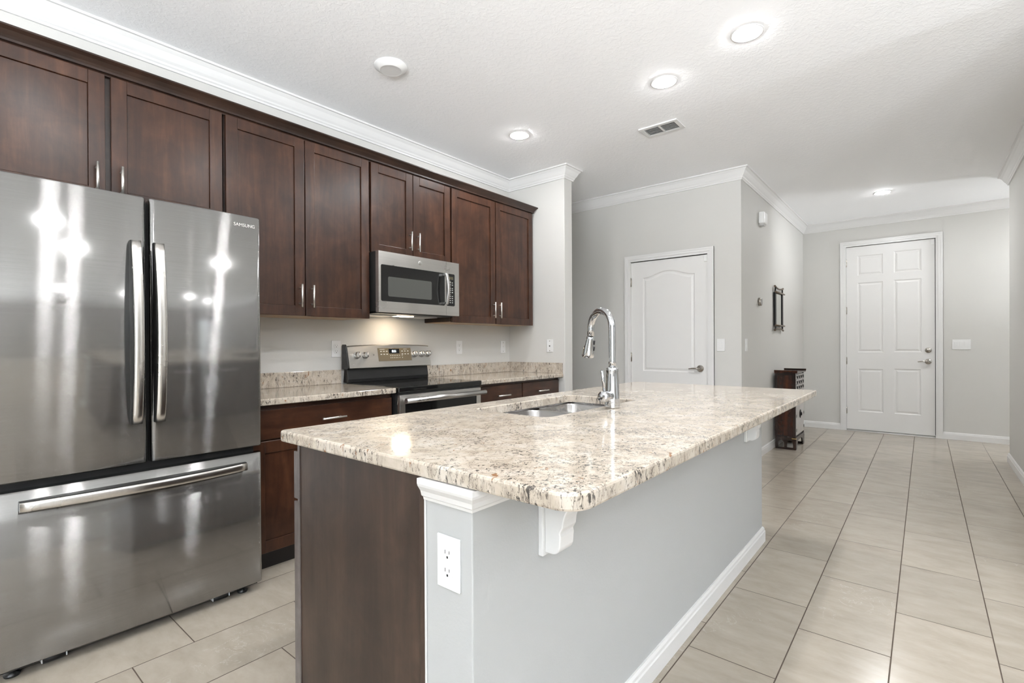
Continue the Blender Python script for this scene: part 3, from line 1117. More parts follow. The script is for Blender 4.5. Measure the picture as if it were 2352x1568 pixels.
for x in (-1.60, -1.574, -1.548, -1.405, -1.378, -1.350):
    for z in (1.122, 1.100):
        dash(x, z, 0.014, 0.006)
for x in (-1.513, -1.497, -1.481, -1.465, -1.449, -1.430, -1.405):
    for z in (1.090, 1.073):
        dash(x, z, 0.006, 0.006)
dash(-1.604, 1.139, 0.045, 0.003)
dash(-1.385, 1.139, 0.035, 0.003)
leg.build('legend_print', M_LEGEND, gs)
tilt = math.atan2(0.032, 0.156)
text_mesh('8:21', 0.024, 'clock_digits', M_DIGIT, gs, fas(-1.495, 1.117, 0.0028), Euler((math.pi / 2 - tilt, 0, 0)), 0.0003)
MB().tube([fas(-1.66, 1.100, 0), fas(-1.66, 1.100, 0.0015)], 0.004, 16).build('round_emblem', M_NICKELD, gs)
# oven door and drawer
od = MB()
ya, yb_ = -0.665, -0.640
od.box(RX0 + 0.008, RX1 - 0.008, ya, yb_, 0.796, 0.855)
od.box(RX0 + 0.008, RX0 + 0.052, ya, yb_, 0.25, 0.796)
od.box(RX1 - 0.052, RX1 - 0.008, ya, yb_, 0.25, 0.796)
od.box(RX0 + 0.052, RX1 - 0.052, ya, yb_, 0.25, 0.34)
ovd = od.build('oven_door', M_STEEL2, rg, bevel=0.002)
MB().box(RX0 + 0.050, RX1 - 0.050, ya + 0.004, yb_, 0.338, 0.798).build('oven_window', M_GLASSBLK, ovd)
oh = MB()
oh.tube([(RX0 + 0.022, -0.712, 0.822), (RX1 - 0.006, -0.712, 0.822)], 0.0165, 18)
for x in (RX0 + 0.06, RX1 - 0.06):
    oh.tube([(x, -0.665, 0.822), (x, -0.70, 0.822)], 0.010, 12)
oh.build('oven_handle', M_STEEL2, ovd)
MB().box(RX0 + 0.008, RX1 - 0.008, ya, yb_, 0.04, 0.24).build('storage_drawer', M_STEEL2, rg, bevel=0.002)
MB().box(RX0 + 0.004, RX1 - 0.004, -0.650, -0.62, 0.8565, 0.8715).build('vent_gap', M_BLACK, rg)

# ================================================================== MICROWAVE
MX0, MX1, MYF = -1.850, -1.108, -0.420
mw = thing('microwave_oven', ((MX0 + MX1) / 2, -0.2, 1.393), 'stainless over-the-range microwave mounted under the small wall cabinet', 'microwave')
MB().box(MX0 + 0.003, MX1 - 0.003, -0.385, -0.004, 1.402, 1.803).build('body', M_BLKMETAL, mw)
XS = -1.243


def frame_face(x0, x1, z0, z1, wx0, wx1, wz0, wz1, r=0.012):
    """rect slab with a rounded window hole"""
    bm = bmesh.new()
    edges = []
    outer = [(x0, z0), (x1, z0), (x1, z1), (x0, z1)]
    hole = rrect(wx0, wx1, wz0, wz1, r, 5)
    for lp in (outer, hole):
        vv = [bm.verts.new((p[0], MYF, p[1])) for p in lp]
        for i in range(len(vv)):
            edges.append(bm.edges.new((vv[i], vv[(i + 1) % len(vv)])))
    bmesh.ops.triangle_fill(bm, use_beauty=True, edges=edges, normal=(0, -1, 0))
    bm.verts.index_update()
    mb = MB().add([v.co[:] for v in bm.verts], [tuple(v.index for v in f.verts) for f in bm.faces])
    bm.free()
    for lp in (outer, hole):
        k = len(lp)
        v = [(p[0], MYF, p[1]) for p in lp] + [(p[0], -0.387, p[1]) for p in lp]
        mb.add(v, [(i, (i + 1) % k, k + (i + 1) % k, k + i) for i in range(k)])
    return mb


md = frame_face(MX0, XS - 0.0008, 1.395, 1.803, -1.832, -1.255, 1.468, 1.714).build('door', M_STEEL2, mw)
MB().box(-1.834, -1.253, MYF + 0.002, -0.388, 1.466, 1.716).build('door_glass', M_GLASSBLK, md)
MB().prism(rrect(-1.772, -1.385, 1.503, 1.637, 0.010, 4), 'y', MYF + 0.0018, MYF + 0.003).build('viewing_screen', M_MESHGREY, md)
mp_ = frame_face(XS + 0.0008, MX1, 1.395, 1.803, -1.240, -1.152, 1.468, 1.714).build('control_panel', M_STEEL2, mw)
MB().box(-1.241, -1.150, MYF + 0.002, -0.388, 1.466, 1.716).build('keypad', M_GLASSBLK, mp_)
MB().box(-1.226, -1.168, MYF + 0.0012, MYF + 0.003, 1.672, 1.692).build('display', plain('olive display', (0.09, 0.08, 0.05), 0.15), mp_)
lg = MB()
for i in range(3):
    for j, z in enumerate((1.644, 1.628, 1.600, 1.586, 1.570, 1.540, 1.524, 1.508, 1.492)):
        lg.box(-1.226 + i * 0.0215, -1.226 + i * 0.0215 + 0.011, MYF + 0.0012, MYF + 0.003, z, z + 0.0055)
for z in (1.655, 1.613, 1.554):
    lg.box(-1.226, -1.195, MYF + 0.0012, MYF + 0.003, z, z + 0.003)
lg.build('legend_print', M_LEGEND, mp_)
hb = MB()
ha = []
for k in range(13):
    t = k / 12
    ha.append((1.474 + 0.236 * t, -0.452 - 0.022 * (1 - (2 * t - 1) ** 2)))
v, f = [], []
for z, y in ha:
    for dx, dy in ((-0.013, 0.0), (-0.009, -0.008), (0.009, -0.008), (0.013, 0.0), (0.008, 0.008), (-0.008, 0.008)):
        v.append((-1.268 + dx, y + dy, z))
for i in range(12):
    for j in range(6):
        f.append((i * 6 + j, i * 6 + (j + 1) % 6, (i + 1) * 6 + (j + 1) % 6, (i + 1) * 6 + j))
f += [tuple(range(6)), tuple(range(72, 78))[::-1]]
hb.add(v, f)
hd = hb.build('handle', M_STEEL2, md, bevel=0.002)
for z in (1.477, 1.692):
    MB().box(-1.280, -1.256, -0.455, MYF, z, z + 0.016).build('handle_mount', M_BAR, md)
MB().lathe((-1.495, MYF, 1.761), [(0.016, 0.0), (0.016, -0.001), (0.014, -0.0018), (0, -0.0018)], 'y', 28).build('round_badge', M_BADGE, md)
vb = MB()
vb.box(MX0 + 0.02, MX1 - 0.02, -0.37, -0.02, 1.389, 1.4015)
vb.build('vent_base', M_BLKMETAL, mw)
for x0 in (MX0 + 0.05, MX1 - 0.30):
    MB().box(x0, x0 + 0.235, -0.24, -0.06, 1.383, 1.3885).build('grease_filter', M_STEEL2, mw)
MB().box(-1.56, -1.42, -0.20, -0.14, 1.386, 1.3888).build('cooktop_lamp', emit('cooktop lamp lens', (1.0, 0.80, 0.58), COOK_LAMP * 6), mw)

# ================================================================== ISLAND
IX0, IX1, IY0, IY1 = -3.092, -0.561, -2.744, -1.635
IT, IB = 0.905, 0.870
ic = thing('island_cabinet', ((KX0 + KX1) / 2, -2.0, 0), 'dark wood kitchen island cabinet under the big granite top', 'cabinet')
bdy = MB().box(KX0 + 0.022, -2.40, -2.318, -1.724, 0.105, IS_TOP - 0.001)
bdy.box(-2.40, -1.58, -2.318, -1.724, 0.105, 0.660)
bdy.box(-1.58, KX1 - 0.02, -2.318, -1.724, 0.105, IS_TOP - 0.001)
bdy.box(-2.40, -1.58, -1.735, -1.724, 0.660, IS_TOP - 0.001)
bdy.build('body', M_WOODV, ic)
MB().box(KX0 + 0.03, KX1 - 0.03, -2.30, -1.80, 0.0, 0.104).build('toe_kick', M_TOE, ic)
MB().box(KX0, KX0 + 0.0215, -2.300, -1.724, 0.0, IS_TOP - 0.001).build('end_panel', M_WOODP, ic, bevel=0.001)
MB().box(KX0 - 0.004, KX0 + 0.020, -2.3195, -2.3005, 0.0, IS_TOP - 0.001).build('end_batten', M_WOODP, ic, bevel=0.002)
MB().box(KX0 - 0.0045, KX0 - 0.001, -2.3232, -2.3197, 0.0, 0.815).build('caulk_line', M_TRIM, ic)
MB().box(KX1 - 0.0195, KX1, -2.318, -1.724, 0.0, IS_TOP - 0.001).build('end_panel', M_WOODP, ic, bevel=0.001)
bays = [(-3.070, -2.640), (-2.632, -2.36), (-2.352, -1.986), (-1.980, -1.614), (-1.606, -1.13), (-1.122, -0.63)]
YI = -1.701
for i, (a, b_) in enumerate(bays):
    dw = MB().box(a, b_, YI, YI - 0.020, 0.700, 0.845).build('drawer', M_WOODH, ic, bevel=0.003)
    dd_ = shaker('door', ic, a, b_, YI, 0.112, 0.690, face=1)
    if i not in (2, 3):
        pull(dw, (a + b_) / 2, YI, 0.772, 0.147, False, 1)
    pull(dd_, (b_ - 0.034) if i % 2 == 0 else (a + 0.034), YI, 0.60, 0.137, True, 1)
ew = MB()
ew.box(KX0 - 0.003, KX0 + 0.002, -1.7235, -1.7015, 0.112, 0.690)
ew.box(KX0 - 0.003, KX0 + 0.002, -1.7235, -1.7015, 0.700, 0.845)
ew.box(KX0 - 0.003, KX0 - 0.0005, -1.735, -1.7238, 0.0, IS_TOP - 0.002)
ew.build('edge_strip', M_SHEEN, ic)['label'] = 'pale grey edge of the island cabinet corner, sheen painted in'

# granite top with sink cut-out
SX0, SX1, SY0, SY1 = -2.352, -1.622, -2.152, -1.770
outer = rrect(IX0, IX1, IY0, IY1, 0.045, 10)
outer_small = []
outer = []
for (cx, cy, a0, r_) in ((IX0, IY0, 180, 0.055), (IX1, IY0, 270, 0.022), (IX1, IY1, 0, 0.02), (IX0, IY1, 90, 0.018)):
    sx = 1 if cx == IX0 else -1
    sy = 1 if cy == IY0 else -1
    for k in range(11):
        a = math.radians(a0 + 9 * k)
        outer.append((cx + sx * r_ + r_ * math.cos(a), cy + sy * r_ + r_ * math.sin(a)))
hole = rrect(SX0, SX1, SY0, SY1, 0.045, 8)


def offset(loop, d):
    out = []
    n = len(loop)
    for i in range(n):
        p0, p1, p2 = Vector(loop[i - 1]), Vector(loop[i]), Vector(loop[(i + 1) % n])
        t = (p2 - p0).normalized()
        nn = Vector((-t.y, t.x))
        out.append((p1.x + nn.x * d, p1.y + nn.y * d))
    return out


def slab_mesh(outer, hole, z0, z1, e):
    mb = MB()
    rings_o = [(offset(outer, e), z0), (offset(outer, e * 0.3), z0 + e * 0.3), (outer, z0 + e), (outer, z1 - e), (offset(outer, e * 0.3), z1 - e * 0.3), (offset(outer, e), z1)]
    rings_h = [(hole, z0), (hole, z1 - e * 0.5), (offset(hole, -e * 0.5), z1)]
    for rings in (rings_o, rings_h):
        k = len(rings[0][0])
        v = [(p[0], p[1], z) for lp, z in rings for p in lp]
        f = []
        for i in range(len(rings) - 1):
            for q_ in range(k):
                q2_ = (q_ + 1) % k
                f.append((i * k + q_, i * k + q2_, (i + 1) * k + q2_, (i + 1) * k + q_))
        mb.add(v, f, False)
    for oi, hi in ((0, 0), (-1, -1)):
        bm = bmesh.new()
        edges = []
        for lp, z in (rings_o[oi], rings_h[hi]):
            vv = [bm.verts.new((p[0], p[1], z)) for p in lp]
            for i in range(len(vv)):
                edges.append(bm.edges.new((vv[i], vv[(i + 1) % len(vv)])))
        bmesh.ops.triangle_fill(bm, use_beauty=True, edges=edges, normal=(0, 0, 1))
        bm.verts.index_update()
        mb.add([v.co[:] for v in bm.verts], [tuple(v.index for v in f.verts) for f in bm.faces])
        bm.free()
    return mb


tag(slab_mesh(outer, hole, IB, IT, 0.006).build('island_countertop', M_GRAN),
    'large cream speckled granite island top with a sink cut-out', 'countertop')

# sink
sk = thing('kitchen_sink', ((SX0 + SX1) / 2, (SY0 + SY1) / 2, 0.66), 'double bowl stainless undermount sink in the island', 'sink')


def bowl(x0, x1, y0, y1, zt, zb, r, name):
    mb = MB()
    rings = [(0, zt, r), (0.004, zt - 0.006, r), (0.012, zt - 0.10, r), (0.016, zb + 0.03, r), (0.024, zb + 0.008, r), (0.045, zb, r)]
    K = []
    for ins, z, rr_ in rings:
        K.append([(p[0], p[1], z) for p in rrect(x0 + ins, x1 - ins, y0 + ins, y1 - ins, rr_, 6)])
    k = len(K[0])
    v = [p for lp in K for p in lp]
    f = []
    for i in range(len(K) - 1):
        for q_ in range(k):
            q2_ = (q_ + 1) % k
            f.append((i * k + q_, i * k + q2_, (i + 1) * k + q2_, (i + 1) * k + q_))
    f.append(tuple(range((len(K) - 1) * k, len(K) * k)))
    mb.add(v, f, True)
    # outer skin
    K2 = [[(p[0] + (1 if p[0] > (x0 + x1) / 2 else -1) * 0.002, p[1] + (1 if p[1] > (y0 + y1) / 2 else -1) * 0.002, p[2] - (0 if i == 0 else 0.002)) for p in lp] for i, lp in enumerate(K)]
    v2 = [p for lp in K2 for p in lp]
    mb.add(v2, f, True)
    return mb.build(name, M_SINK, sk)


XDIV = -1.935
b1 = bowl(SX0 + 0.004, XDIV - 0.012, SY0 + 0.004, SY1 - 0.004, 0.862, 0.680, 0.05, 'bowl')
b2 = bowl(XDIV + 0.012, SX1 - 0.004, SY0 + 0.004, SY1 - 0.004, 0.862, 0.690, 0.05, 'bowl')
MB().box(XDIV - 0.0125, XDIV + 0.0125, SY0 + 0.03, SY1 - 0.03, 0.855, 0.8618).build('divider', M_SINK, sk, bevel=0.003)
fl = MB()
fl.box(SX0 - 0.02, SX0 + 0.003, SY0 - 0.02, SY1 + 0.02, 0.864, 0.8685)
fl.box(SX1 - 0.003, SX1 + 0.02, SY0 - 0.02, SY1 + 0.02, 0.864, 0.8685)
fl.box(SX0 + 0.003, SX1 - 0.003, SY0 - 0.02, SY0 + 0.003, 0.864, 0.8685)
fl.box(SX0 + 0.003, SX1 - 0.003, SY1 - 0.003, SY1 + 0.02, 0.864, 0.8685)
fl.build('flange', M_SINK, sk)
for x, z in (((SX0 + XDIV) / 2, 0.6805), ((SX1 + XDIV) / 2, 0.6905)):
    MB().lathe((x, (SY0 + SY1) / 2, z), [(0.042, 0.0), (0.040, 0.002), (0.030, 0.001), (0.0, -0.0)], 'z', 24).build('drain', M_CHROME, sk)

# faucet
BX, BY = -1.960, -2.205
fa = thing('faucet', (BX, BY, IT), 'tall chrome gooseneck pull-down faucet beside the island sink', 'faucet')
MB().lathe((BX, BY, IT), [(0.031, 0.0), (0.033, 0.004), (0.031, 0.012), (0.032, 0.016), (0.0305, 0.05), (0.0265, 0.11), (0.0245, 0.150),
                          (0.0255, 0.156), (0.0255, 0.164), (0.022, 0.168), (0.0165, 0.170)], 'z', 36).build('base_body', M_CHROME, fa)
ph_ = math.radians(25)
dx, dy = math.sin(ph_), math.cos(ph_)
R_A = 0.078
pts = [(BX, BY, IT + 0.168), (BX, BY, 1.10), (BX, BY, 1.18), (BX, BY, 1.238)]
for k in range(1, 25):
    a = math.pi * k / 24
    o_ = R_A * (1 - math.cos(a))
    pts.append((BX + dx * o_, BY + dy * o_, 1.238 + R_A * math.sin(a)))
e0 = pts[-1]
pts.append((e0[0] + dx * 0.001, e0[1] + dy * 0.001, e0[2] - 0.03))
MB().tube(pts, 0.0155, 24).build('gooseneck', M_CHROME, fa)
h0 = Vector(pts[-1])
hd_ = Vector((dx * 0.26, dy * 0.26, -1)).normalized()
hp = [h0 + hd_ * t for t in (0.0, 0.004, 0.012, 0.05, 0.082, 0.094, 0.098)]
sh = MB().tube(hp, [0.012, 0.0175, 0.0185, 0.0235, 0.0275, 0.0275, 0.022], 28).build('spray_head', M_CHROME, fa)
side = Vector((-dy, dx, 0))
outv = Vector((-fw.x, -fw.y, 0))
btn = MB()
for t in (0.030, 0.058):
    c0 = h0 + hd_ * t
    nrm = (Vector((0.08, -1.0, 0))).normalized()
    p = c0 + nrm * (0.0205 if t < 0.04 else 0.0235)
    btn.tube([p - hd_ * 0.009, p + hd_ * 0.009], 0.0052, 10)
btn.build('spray_button', M_BLACK, sh)
MB().lathe((BX, BY, 0.957), [(0.0205, -0.020), (0.0215, -0.045), (0.0225, -0.050), (0.0235, -0.054), (0.0235, -0.082), (0.021, -0.086), (0, -0.086)], 'x', 28).build('valve', M_CHROME, fa)
MB().tube([(BX - 0.066, BY, 0.975), (BX - 0.072, BY + 0.002, 1.02), (BX - 0.080, BY + 0.004, 1.065)], [0.0062, 0.0058, 0.0060], 12).build('lever', M_CHROME, fa)


# corbels under the overhang
def corbel(x, label):
    t = thing('corbel', (x, KY0, 0.62), label, 'bracket', 'white corbels under the island overhang')
    w = 0.031
    pl = MB().box(x - w - 0.008, x + w + 0.008, KY0 - 0.0145, KY0, 0.646, 0.812).build('back_plate', M_TRIM, t, bevel=0.003)
    prof = [(KY0 - 0.0145, 0.655)]
    for k in range(9):
        a = math.radians(-90 + 90 * k / 8)
        prof.append((KY0 - 0.036 - 0.024 * math.cos(a), 0.680 + 0.024 * math.sin(a)))
    prof += [(KY0 - 0.062, 0.703), (KY0 - 0.060, 0.712), (KY0 - 0.066, 0.722)]
    for k in range(9):
        t_ = k / 8
        prof.append((KY0 - 0.068 - 0.066 * t_ ** 1.6, 0.726 + 0.097 * t_ ** 0.8))
    prof += [(KY0 - 0.142, 0.838), (KY0 - 0.142, 0.868), (KY0 - 0.0145, 0.868)]
    MB().prism(prof, 'x', x - w, x + w).build('scroll', M_TRIM, t, bevel=0.003)
    return t


corbel(-2.800, 'white scroll corbel under the near corner of the island overhang')
corbel(-0.965, 'white scroll corbel under the far end of the island overhang')


# ================================================================== PLATES ON WALLS
def plate(kind, plane, u, z, label, cat, n=1, group=None):
    """plane: ('x', value) seen from -x ; ('y', value) seen from -y; u = centre along the wall"""
    ax, val = plane
    w = 0.072 + 0.046 * (n - 1)
    h = 0.118

    def bx(mb, a0, a1, d0, d1, z0, z1):
        if ax == 'y':
            mb.box(u + a0, u + a1, val - d1, val - d0, z0, z1)
        else:
            mb.box(val - d1, val - d0, u - a1, u - a0, z0, z1)
        return mb
    name = {'outlet': 'power_outlet', 'toggle': 'light_switch', 'rocker': 'light_switch', 'blank': 'wall_jack_plate'}[kind]
    loc = (u, val, z) if ax == 'y' else (val, u, z)
    t = thing(name, loc, label, cat, group)
    bx(MB(), -w / 2, w / 2, 0.0003, 0.0055, z - h / 2, z + h / 2).build('cover_plate', M_WHITEP, t, bevel=0.002)
    if kind == 'outlet':
        for dz in (0.020, -0.020):
            mb = MB()
            prof = [(p[0], p[1]) for p in rrect(-0.0165, 0.0165, z + dz - 0.0145, z + dz + 0.0145, 0.011, 6)]
            if ax == 'y':
                mb.prism([(u + p[0], p[1]) for p in prof], 'y', val - 0.0075, val - 0.005)
            else:
                mb.prism([(u + p[0], p[1]) for p in prof], 'x', val - 0.0075, val - 0.005)
            rc = mb.build('receptacle', M_WHITEP, t, bevel=0.0006)
            sl = MB()
            bx(sl, -0.0075, -0.0060, 0.0074, 0.0078, z + dz + 0.000, z + dz + 0.0085)
            bx(sl, 0.0055, 0.0070, 0.0074, 0.0078, z + dz + 0.001, z + dz + 0.0080)
            bx(sl, -0.0025, 0.0025, 0.0074, 0.0078, z + dz - 0.0095, z + dz - 0.0045)
            sl.build('slots', M_SLOT, rc)
        bx(MB(), -0.0022, 0.0022, 0.0054, 0.0062, z - 0.0022, z + 0.0022).build('screw', M_WHITEP, t)
    elif kind == 'toggle':
        bx(MB(), -0.005, 0.005, 0.005, 0.0145, z - 0.004, z + 0.010).build('toggle', M_WHITEP, t, bevel=0.001)
        for dz in (-0.042, 0.042):
            bx(MB(), -0.003, 0.003, 0.0054, 0.0062, z + dz - 0.003, z + dz + 0.003).build('screw', M_NICKELD, t)
    elif kind == 'blank':
        bx(MB(), -0.006, 0.006, 0.0054, 0.009, z - 0.007, z + 0.005).build('jack', M_MESHGREY, t, bevel=0.001)
        for dz in (-0.045, 0.045):
            bx(MB(), -0.0035, 0.0035, 0.0054, 0.0062, z + dz - 0.0035, z + dz + 0.0035).build('screw', M_BRONZE, t)
    else:
        for k in range(n):
            c_ = (k - (n - 1) / 2) * 0.046
            bx(MB(), c_ - 0.0175, c_ + 0.0175, 0.0050, 0.0065, z - 0.034, z + 0.034).build('rocker_frame', M_WHITEP, t, bevel=0.0005)
            mb = MB()
            bx(mb, c_ - 0.0150, c_ + 0.0150, 0.0064, 0.0085, z - 0.030, z)
            bx(mb, c_ - 0.0150, c_ + 0.0150, 0.0064, 0.0100, z, z + 0.030)
            mb.build('rocker', M_WHITEP, t, bevel=0.001)
    return t


plate('outlet', ('y', 0.0), -1.914, 1.148, 'white duplex outlet on the kitchen wall left of the range', 'outlet', 1, 'outlets on the kitchen wall')
plate('outlet', ('y', 0.0), -0.703, 1.148, 'white outlet on the kitchen wall between the range and the corner', 'outlet', 1, 'outlets on the kitchen wall')
plate('toggle', ('y', 0.0), -0.102, 1.148, 'white toggle switch on the kitchen wall right in the corner', 'switch')
plate('blank', ('x', 0.0), -0.500, 1.157, 'white wall plate with dark screws on the partition wall', 'wall plate')
plate('rocker', ('x', XC), -1.714, 1.156, 'white rocker light switch right of the arched closet door', 'switch')
plate('rocker', ('y', YC), 1.255, 1.155, 'white rocker light switch on the hall wall below the thermostat', 'switch')
plate('rocker', ('x', XD), -3.551, 1.143, 'white triple rocker switch right of the front door', 'switch', 3)
plate('outlet', ('x', KX0), -2.400, 0.690, 'white duplex outlet on the white end of the island', 'outlet')

# door contact sensors
for nm, x, y, z, lab in (('door_sensor', XC + 0.012, CD[0] + 0.022, 2.005, 'small translucent contact sensor at the top corner of the closet door'),
                         ('door_sensor', XD + 0.012, FD[0] + 0.028, 2.40, 'small translucent contact sensor at the top corner of the front door')):
    tag(MB().box(x - 0.009, x - 0.0003, y - 0.016, y + 0.016, z - 0.032, z + 0.032).build(nm, M_SENSOR, bevel=0.002), lab, 'sensor')

# thermostat, chime
th = thing('thermostat', (1.735, YC, 1.597), 'round metal thermostat on the hall wall', 'thermostat')
MB().lathe((1.735, YC, 1.597), [(0.042, -0.0003), (0.042, -0.024), (0.040, -0.027), (0.036, -0.028)], 'y', 32).build('ring', M_NICKELD, th)
MB().lathe((1.735, YC, 1.597), [(0.0358, -0.020), (0.0358, -0.0285), (0.030, -0.030), (0, -0.030)], 'y', 32).build('dial_face', plain('pale dial glass', (0.30, 0.29, 0.28), 0.1), th)
ch = thing('door_chime', (1.79, YC, 2.38), 'white plastic door chime box high on the hall wall', 'chime')
MB().box(1.715, 1.865, YC - 0.060, YC - 0.0005, 2.395, 2.52).build('cover', M_WHITEP, ch, bevel=0.018, seg=4)
MB().box(1.740, 1.840, YC - 0.045, YC - 0.004, 2.383, 2.396).build('sounder_base', plain('grey chime base', (0.6, 0.6, 0.6), 0.5), ch, bevel=0.004)

# ------------------------------------------------------------------ mirror
mr = thing('wall_mirror', (2.545, YC, 1.32), 'narrow black framed mirror with bowed end rails on the hall wall', 'mirror')
ym = YC - 0.022
MB().box(2.405, 2.695, ym + 0.003, ym + 0.006, 1.375, 1.748).build('glass', M_MIRROR, mr)
MB().box(2.395, 2.705, ym + 0.0065, YC - 0.0005, 1.37, 1.752).build('backing', M_MFRAME, mr)
for x in (2.350, 2.700):
    MB().box(x, x + 0.055, ym - 0.004, ym + 0.006, 1.352, 1.765).build('stile', M_MFRAME, mr, bevel=0.003)
for z in (1.372, 1.745):
    MB().tube([(2.325, ym - 0.012, z), (2.780, ym - 0.012, z)], 0.009, 12).build('cross_bar', M_BRONZE, mr)
for s_, zb in ((1, 1.812), (-1, 1.318)):
    pts = [(2.335 + 0.42 * k / 14, ym - 0.002, zb - s_ * 0.022 * (1 - (2 * k / 14 - 1) ** 2)) for k in range(15)]
    MB().tube(pts, [0.011 - 0.004 * (1 - abs(2 * k / 14 - 1)) for k in range(15)], 12).build('bowed_rail', M_BRONZE, mr)
    for x in (2.375, 2.725):
        z0_ = 1.765 if s_ > 0 else 1.352
        MB().tube([(x, ym, z0_), (x, ym, zb - s_ * 0.004)], 0.008, 10).build('post', M_MFRAME, mr)

# ------------------------------------------------------------------ chest
cx0, cx1, cy0, cy1 = 2.318, 2.800, -2.130, -1.925
cs = thing('lacquer_chest', ((cx0 + cx1) / 2, (cy0 + cy1) / 2, 0), 'small red and black lacquered chest standing against the hall wall', 'chest')
MB().box(cx0 + 0.010, cx1 - 0.010, cy0 + 0.012, cy1 - 0.004, 0.136, 0.836).build('body', M_DKLAQ, cs)
sp_ = MB().box(cx0 + 0.004, cx0 + 0.0098, cy0 + 0.030, cy1 - 0.026, 0.150, 0.815).build('side_panel', M_RED, cs)
MB().box(cx1 - 0.0098, cx1 - 0.004, cy0 + 0.030, cy1 - 0.026, 0.150, 0.815).build('side_panel', M_RED, cs)
for x in (cx0, cx1 - 0.012):
    for y, mt in ((cy0 + 0.002, M_DKLAQ), (cy1 - 0.026, M_DKLAQ)):
        MB().box(x, x + 0.012, y, y + 0.026, 0.137, 0.838).build('corner_post', mt, cs, bevel=0.002)
tp = MB().box(cx0 - 0.016, cx1 + 0.016, cy0 - 0.018, cy1 + 0.004, 0.838, 0.852).build('top_board', M_RED, cs, bevel=0.003)
for x0, mt in ((cx0 - 0.022, M_RED), (cx1 + 0.006, M_DKLAQ)):
    MB().prism([(x0, 0.8525), (x0 + 0.024, 0.8525), (x0 + 0.018, 0.872), (x0 - 0.004, 0.872)], 'y', cy0 - 0.020, cy1 + 0.004).build('end_flange', mt, cs, bevel=0.002)
# plinth with cut-out feet
for x in (cx0, cx1 - 0.014):
    pp = [(cy0, 0.0), (cy0 + 0.03, 0.0), (cy0 + 0.03, 0.002), (cy1, 0.0), (cy1, 0.135), (cy0, 0.135)]
    side_o = [(cy0, 0.0), (cy1 - 0.002, 0.0), (cy1 - 0.002, 0.135), (cy0, 0.135)]
    mb = MB()
    mb.box(x, x + 0.014, cy0, cy1 - 0.002, 0.100, 0.135)
    mb.box(x, x + 0.014, cy0, cy1 - 0.002, 0.0, 0.022)
    for a, b_ in ((cy0, cy0 + 0.028), (cy0 + 0.088, cy0 + 0.116), (cy1 - 0.030, cy1 - 0.002)):
        mb.box(x, x + 0.014, a, b_, 0.022, 0.100)
    for a, s_ in ((cy0 + 0.028, 1), (cy0 + 0.088, -1), (cy0 + 0.116, 1), (cy1 - 0.030, -1)):
        mb.prism([(a, 0.100), (a, 0.076), (a + s_ * 0.022, 0.100)], 'x', x, x + 0.014)
    mb.build('plinth_side', M_DKLAQ, cs, bevel=0.001)
mb = MB()
ft = [(cx0 + 0.014, 0.135), (cx0 + 0.014, 0.0), (cx0 + 0.060, 0.0), (cx0 + 0.070, 0.035), (cx0 + 0.095, 0.055), (cx0 + 0.115, 0.085), (cx0 + 0.16, 0.095)]
rt_ = [(cx0 + cx1 - x, z) for x, z in ft[::-1]]
mb.prism(ft + rt_, 'y', cy0, cy0 + 0.014)
mb.build('plinth_front', M_DKLAQ, cs, bevel=0.001)
for r_ in range(4):
    for c_ in range(4):
        xa = cx0 + 0.022 + c_ * 0.110
        za = 0.600 + r_ * 0.057
        dr_ = MB().box(xa, xa + 0.105, cy0 - 0.002, cy0 + 0.0115, za, za + 0.052).build('drawer', M_FRONT, cs, bevel=0.001)
        k_ = MB()
        k_.box(xa + 0.030, xa + 0.075, cy0 - 0.006, cy0 - 0.0022, za + 0.026, za + 0.040)
        k_.box(xa + 0.046, xa + 0.059, cy0 - 0.010, cy0 - 0.0022, za + 0.008, za + 0.030)
        k_.build('pull', M_IRON, dr_)
for i, (a, b_) in enumerate(((cx0 + 0.024, cx0 + 0.239), (cx0 + 0.243, cx1 - 0.024))):
    dd_ = MB().box(a, b_, cy0 - 0.002, cy0 + 0.0115, 0.160, 0.585).build('door', M_FRONT, cs, bevel=0.001)
    hg = MB()
    xh = a if i == 0 else b_ - 0.022
    for z in (0.20, 0.355, 0.52):
        hg.box(xh, xh + 0.022, cy0 - 0.005, cy0 - 0.0022, z, z + 0.030)
    hg.build('strap_hinge', M_IRON, dd_)
MB().lathe((cx0 + 0.241, cy0 - 0.0022, 0.375), [(0.048, 0.0), (0.048, -0.004), (0.020, -0.008), (0.018, -0.018), (0, -0.020)], 'y', 24).build('lock_plate', M_IRON, cs)
MB().box(cx0 + 0.205, cx0 + 0.277, cy0 - 0.006, cy0 - 0.0022, 0.525, 0.58).build('latch', M_IRON, cs)
MB().box(cx0 - 0.002, cx0 + 0.022, cy0 - 0.003, cy0 + 0.04, 0.118, 0.128).build('brass_corner', M_BRASS, cs)


# ================================================================== CEILING FITTINGS
def downlight(x, y, label, mat=M_LAMP, r=0.064):
    t = thing('ceiling_light', (x, y, CEIL), label, 'light', 'recessed ceiling lights')
    MB().lathe((x, y, CEIL), [(r + 0.018, -0.0002), (r + 0.016, -0.003), (r + 0.001, -0.004), (r + 0.001, -0.0004)], 'z', 36).build('trim_ring', M_TRIM, t)
    MB().lathe((x, y, CEIL), [(r, -0.001), (r * 0.985, -0.004), (r * 0.86, -0.0075), (r * 0.55, -0.010), (r * 0.25, -0.011), (0.0, -0.011)], 'z', 36).build('lens', mat, t)
    return t


